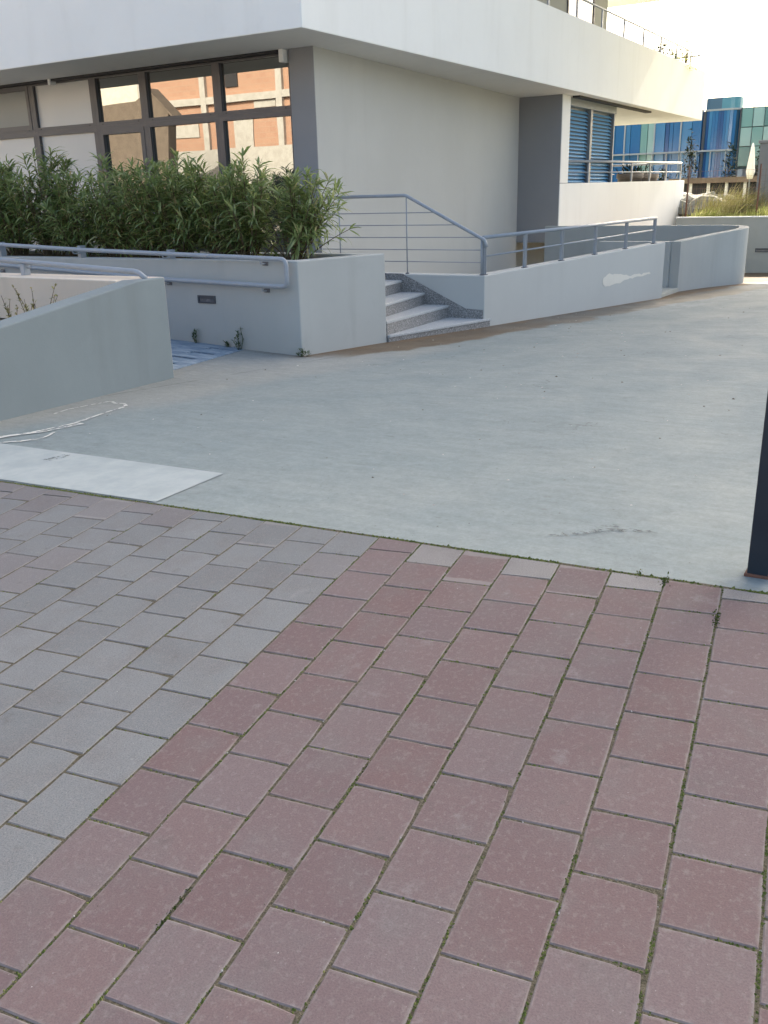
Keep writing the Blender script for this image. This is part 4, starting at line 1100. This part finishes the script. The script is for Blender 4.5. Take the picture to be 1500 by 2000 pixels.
MB().lathe((tc[0], tc[1], 0), [(rad-.3, .85), (rad-.3, oz(6.5))], 24).build('tower_core', 'gray_dark', ob)
# green curtain wall on the right
for r_ in range(3):
    z0, z1 = (oz(2.75), oz(3.85), oz(4.9))[r_], (oz(3.80), oz(4.85), oz(5.9))[r_]
    for c_ in range(9):
        y1 = 17.65-c_*.95
        MB().box(X0+.2, y1-.90, z0, X0+.5, y1, z1).build('pane', GREENS[pr_.choice((0, 1, 1, 0, 2))], ob)
for c_ in range(10): MB().box(X0+.14, 17.655-c_*.95, oz(2.7), X0+.30, 17.695-c_*.95, oz(5.95)).build('mullion', 'mullion_dark', ob)
MB().box(X0+.51, 8.9, oz(2.6), X0+14, 17.8, oz(5.95)).build('core', 'mullion_dark', ob)
MB().box(X0+3, 8.9, .8, X0+14, 17.8, oz(2.6)-.01).build('ground_floor', 'dark', ob)
for c_ in range(5): MB().box(X0+.3, 17.2-c_*1.9, .8, X0+.8, 17.6-c_*1.9, oz(2.6)-.01).build('pillar', 'mullion', ob)

# ------------------------------------------------------------------ buildings across the street (seen mirrored in the windows)
bb = thing('brick_building', (-18, 26, -.45), 'unfinished brick block with bare concrete frame across the street', 'building')
XB = -14.0
MB().box(-24, 18.5, -.46, XB-.15, 37.0, 9.3).build('core', 'brick', bb)
cols = [18.7, 23.35, 28.0, 32.65, 36.8]
beams = [-.4, 3.55, 6.2, 9.0]
for y in cols: MB().box(XB-.16, y-.17, -.45, XB+.03, y+.17, 9.3).build('column', 'cast', bb)
for z in beams:
    for a, b in zip(cols[:-1], cols[1:]): MB().box(XB-.155, a+.171, z-.16, XB+.02, b-.171, z+.16).build('beam', 'cast', bb)
for (ya, yb3, za, zb3, mt) in ((30.5, 31.3, 6.72, 8.0, 'dark'), (29.7, 30.9, 3.95, 5.5, 'cast'), (25.0, 26.2, 6.8, 8.0, 'dark'), (25.0, 26.2, 3.95, 5.4, 'dark'), (20.5, 21.7, 6.8, 8.0, 'dark')):
    MB().box(XB-.148, ya, za, XB-.08, yb3, zb3).build('window_opening', mt, bb)
for (ya, yb3, za, zb3) in ((28.3, 29.6, 5.7, 6.0), (33.2, 36.4, 4.6, 5.2)):
    MB().box(XB-.149, ya, za, XB-.10, yb3, zb3).build('lintel', 'cast', bb)
MB().box(XB+.35, 20.0, -.45, XB+.5, 36.5, 3.95).build('site_wall', 'cast', bb)
gh = thing('shade_brown_house', (-11, 32, -.45), 'added plain house, its brown standing in for shadow, with a sloping roofline across the street', 'house')
def house_prism(name, prof, x0, x1, mat):
    n = len(prof); mm = MB()
    mm.add([(x0, y, z) for y, z in prof]+[(x1, y, z) for y, z in prof], [tuple(reversed(range(n))), tuple(range(n, 2*n))]+[(i, (i+1) % n, n+(i+1) % n, n+i) for i in range(n)])
    return mm.build(name, mat, gh)
house_prism('wall', [(31.0, -.46), (37, -.46), (37, 5.75), (32.2, 5.85), (31.4, 6.2), (30.3, 5.3)], -9.5, -9.0, 'roof_shade_brown')  # shade is put into the wall as a dark brown; sun reaches this face
house_prism('roof', [(30.0, 5.05), (31.4, 6.21), (31.4, 6.30), (29.95, 5.1)], -9.6, -8.9, 'roof_shade_brown')
ch = thing('cream_house', (-19, 48, -.45), 'cream rendered house behind the gabled roof across the street', 'house')
MB().box(-24, 39.5, -.46, -17, 56, 9.4).build('wall', 'cream', ch); MB().box(-24.3, 39.2, 9.4005, -16.7, 56.3, 9.7).build('roof', 'cast', ch)
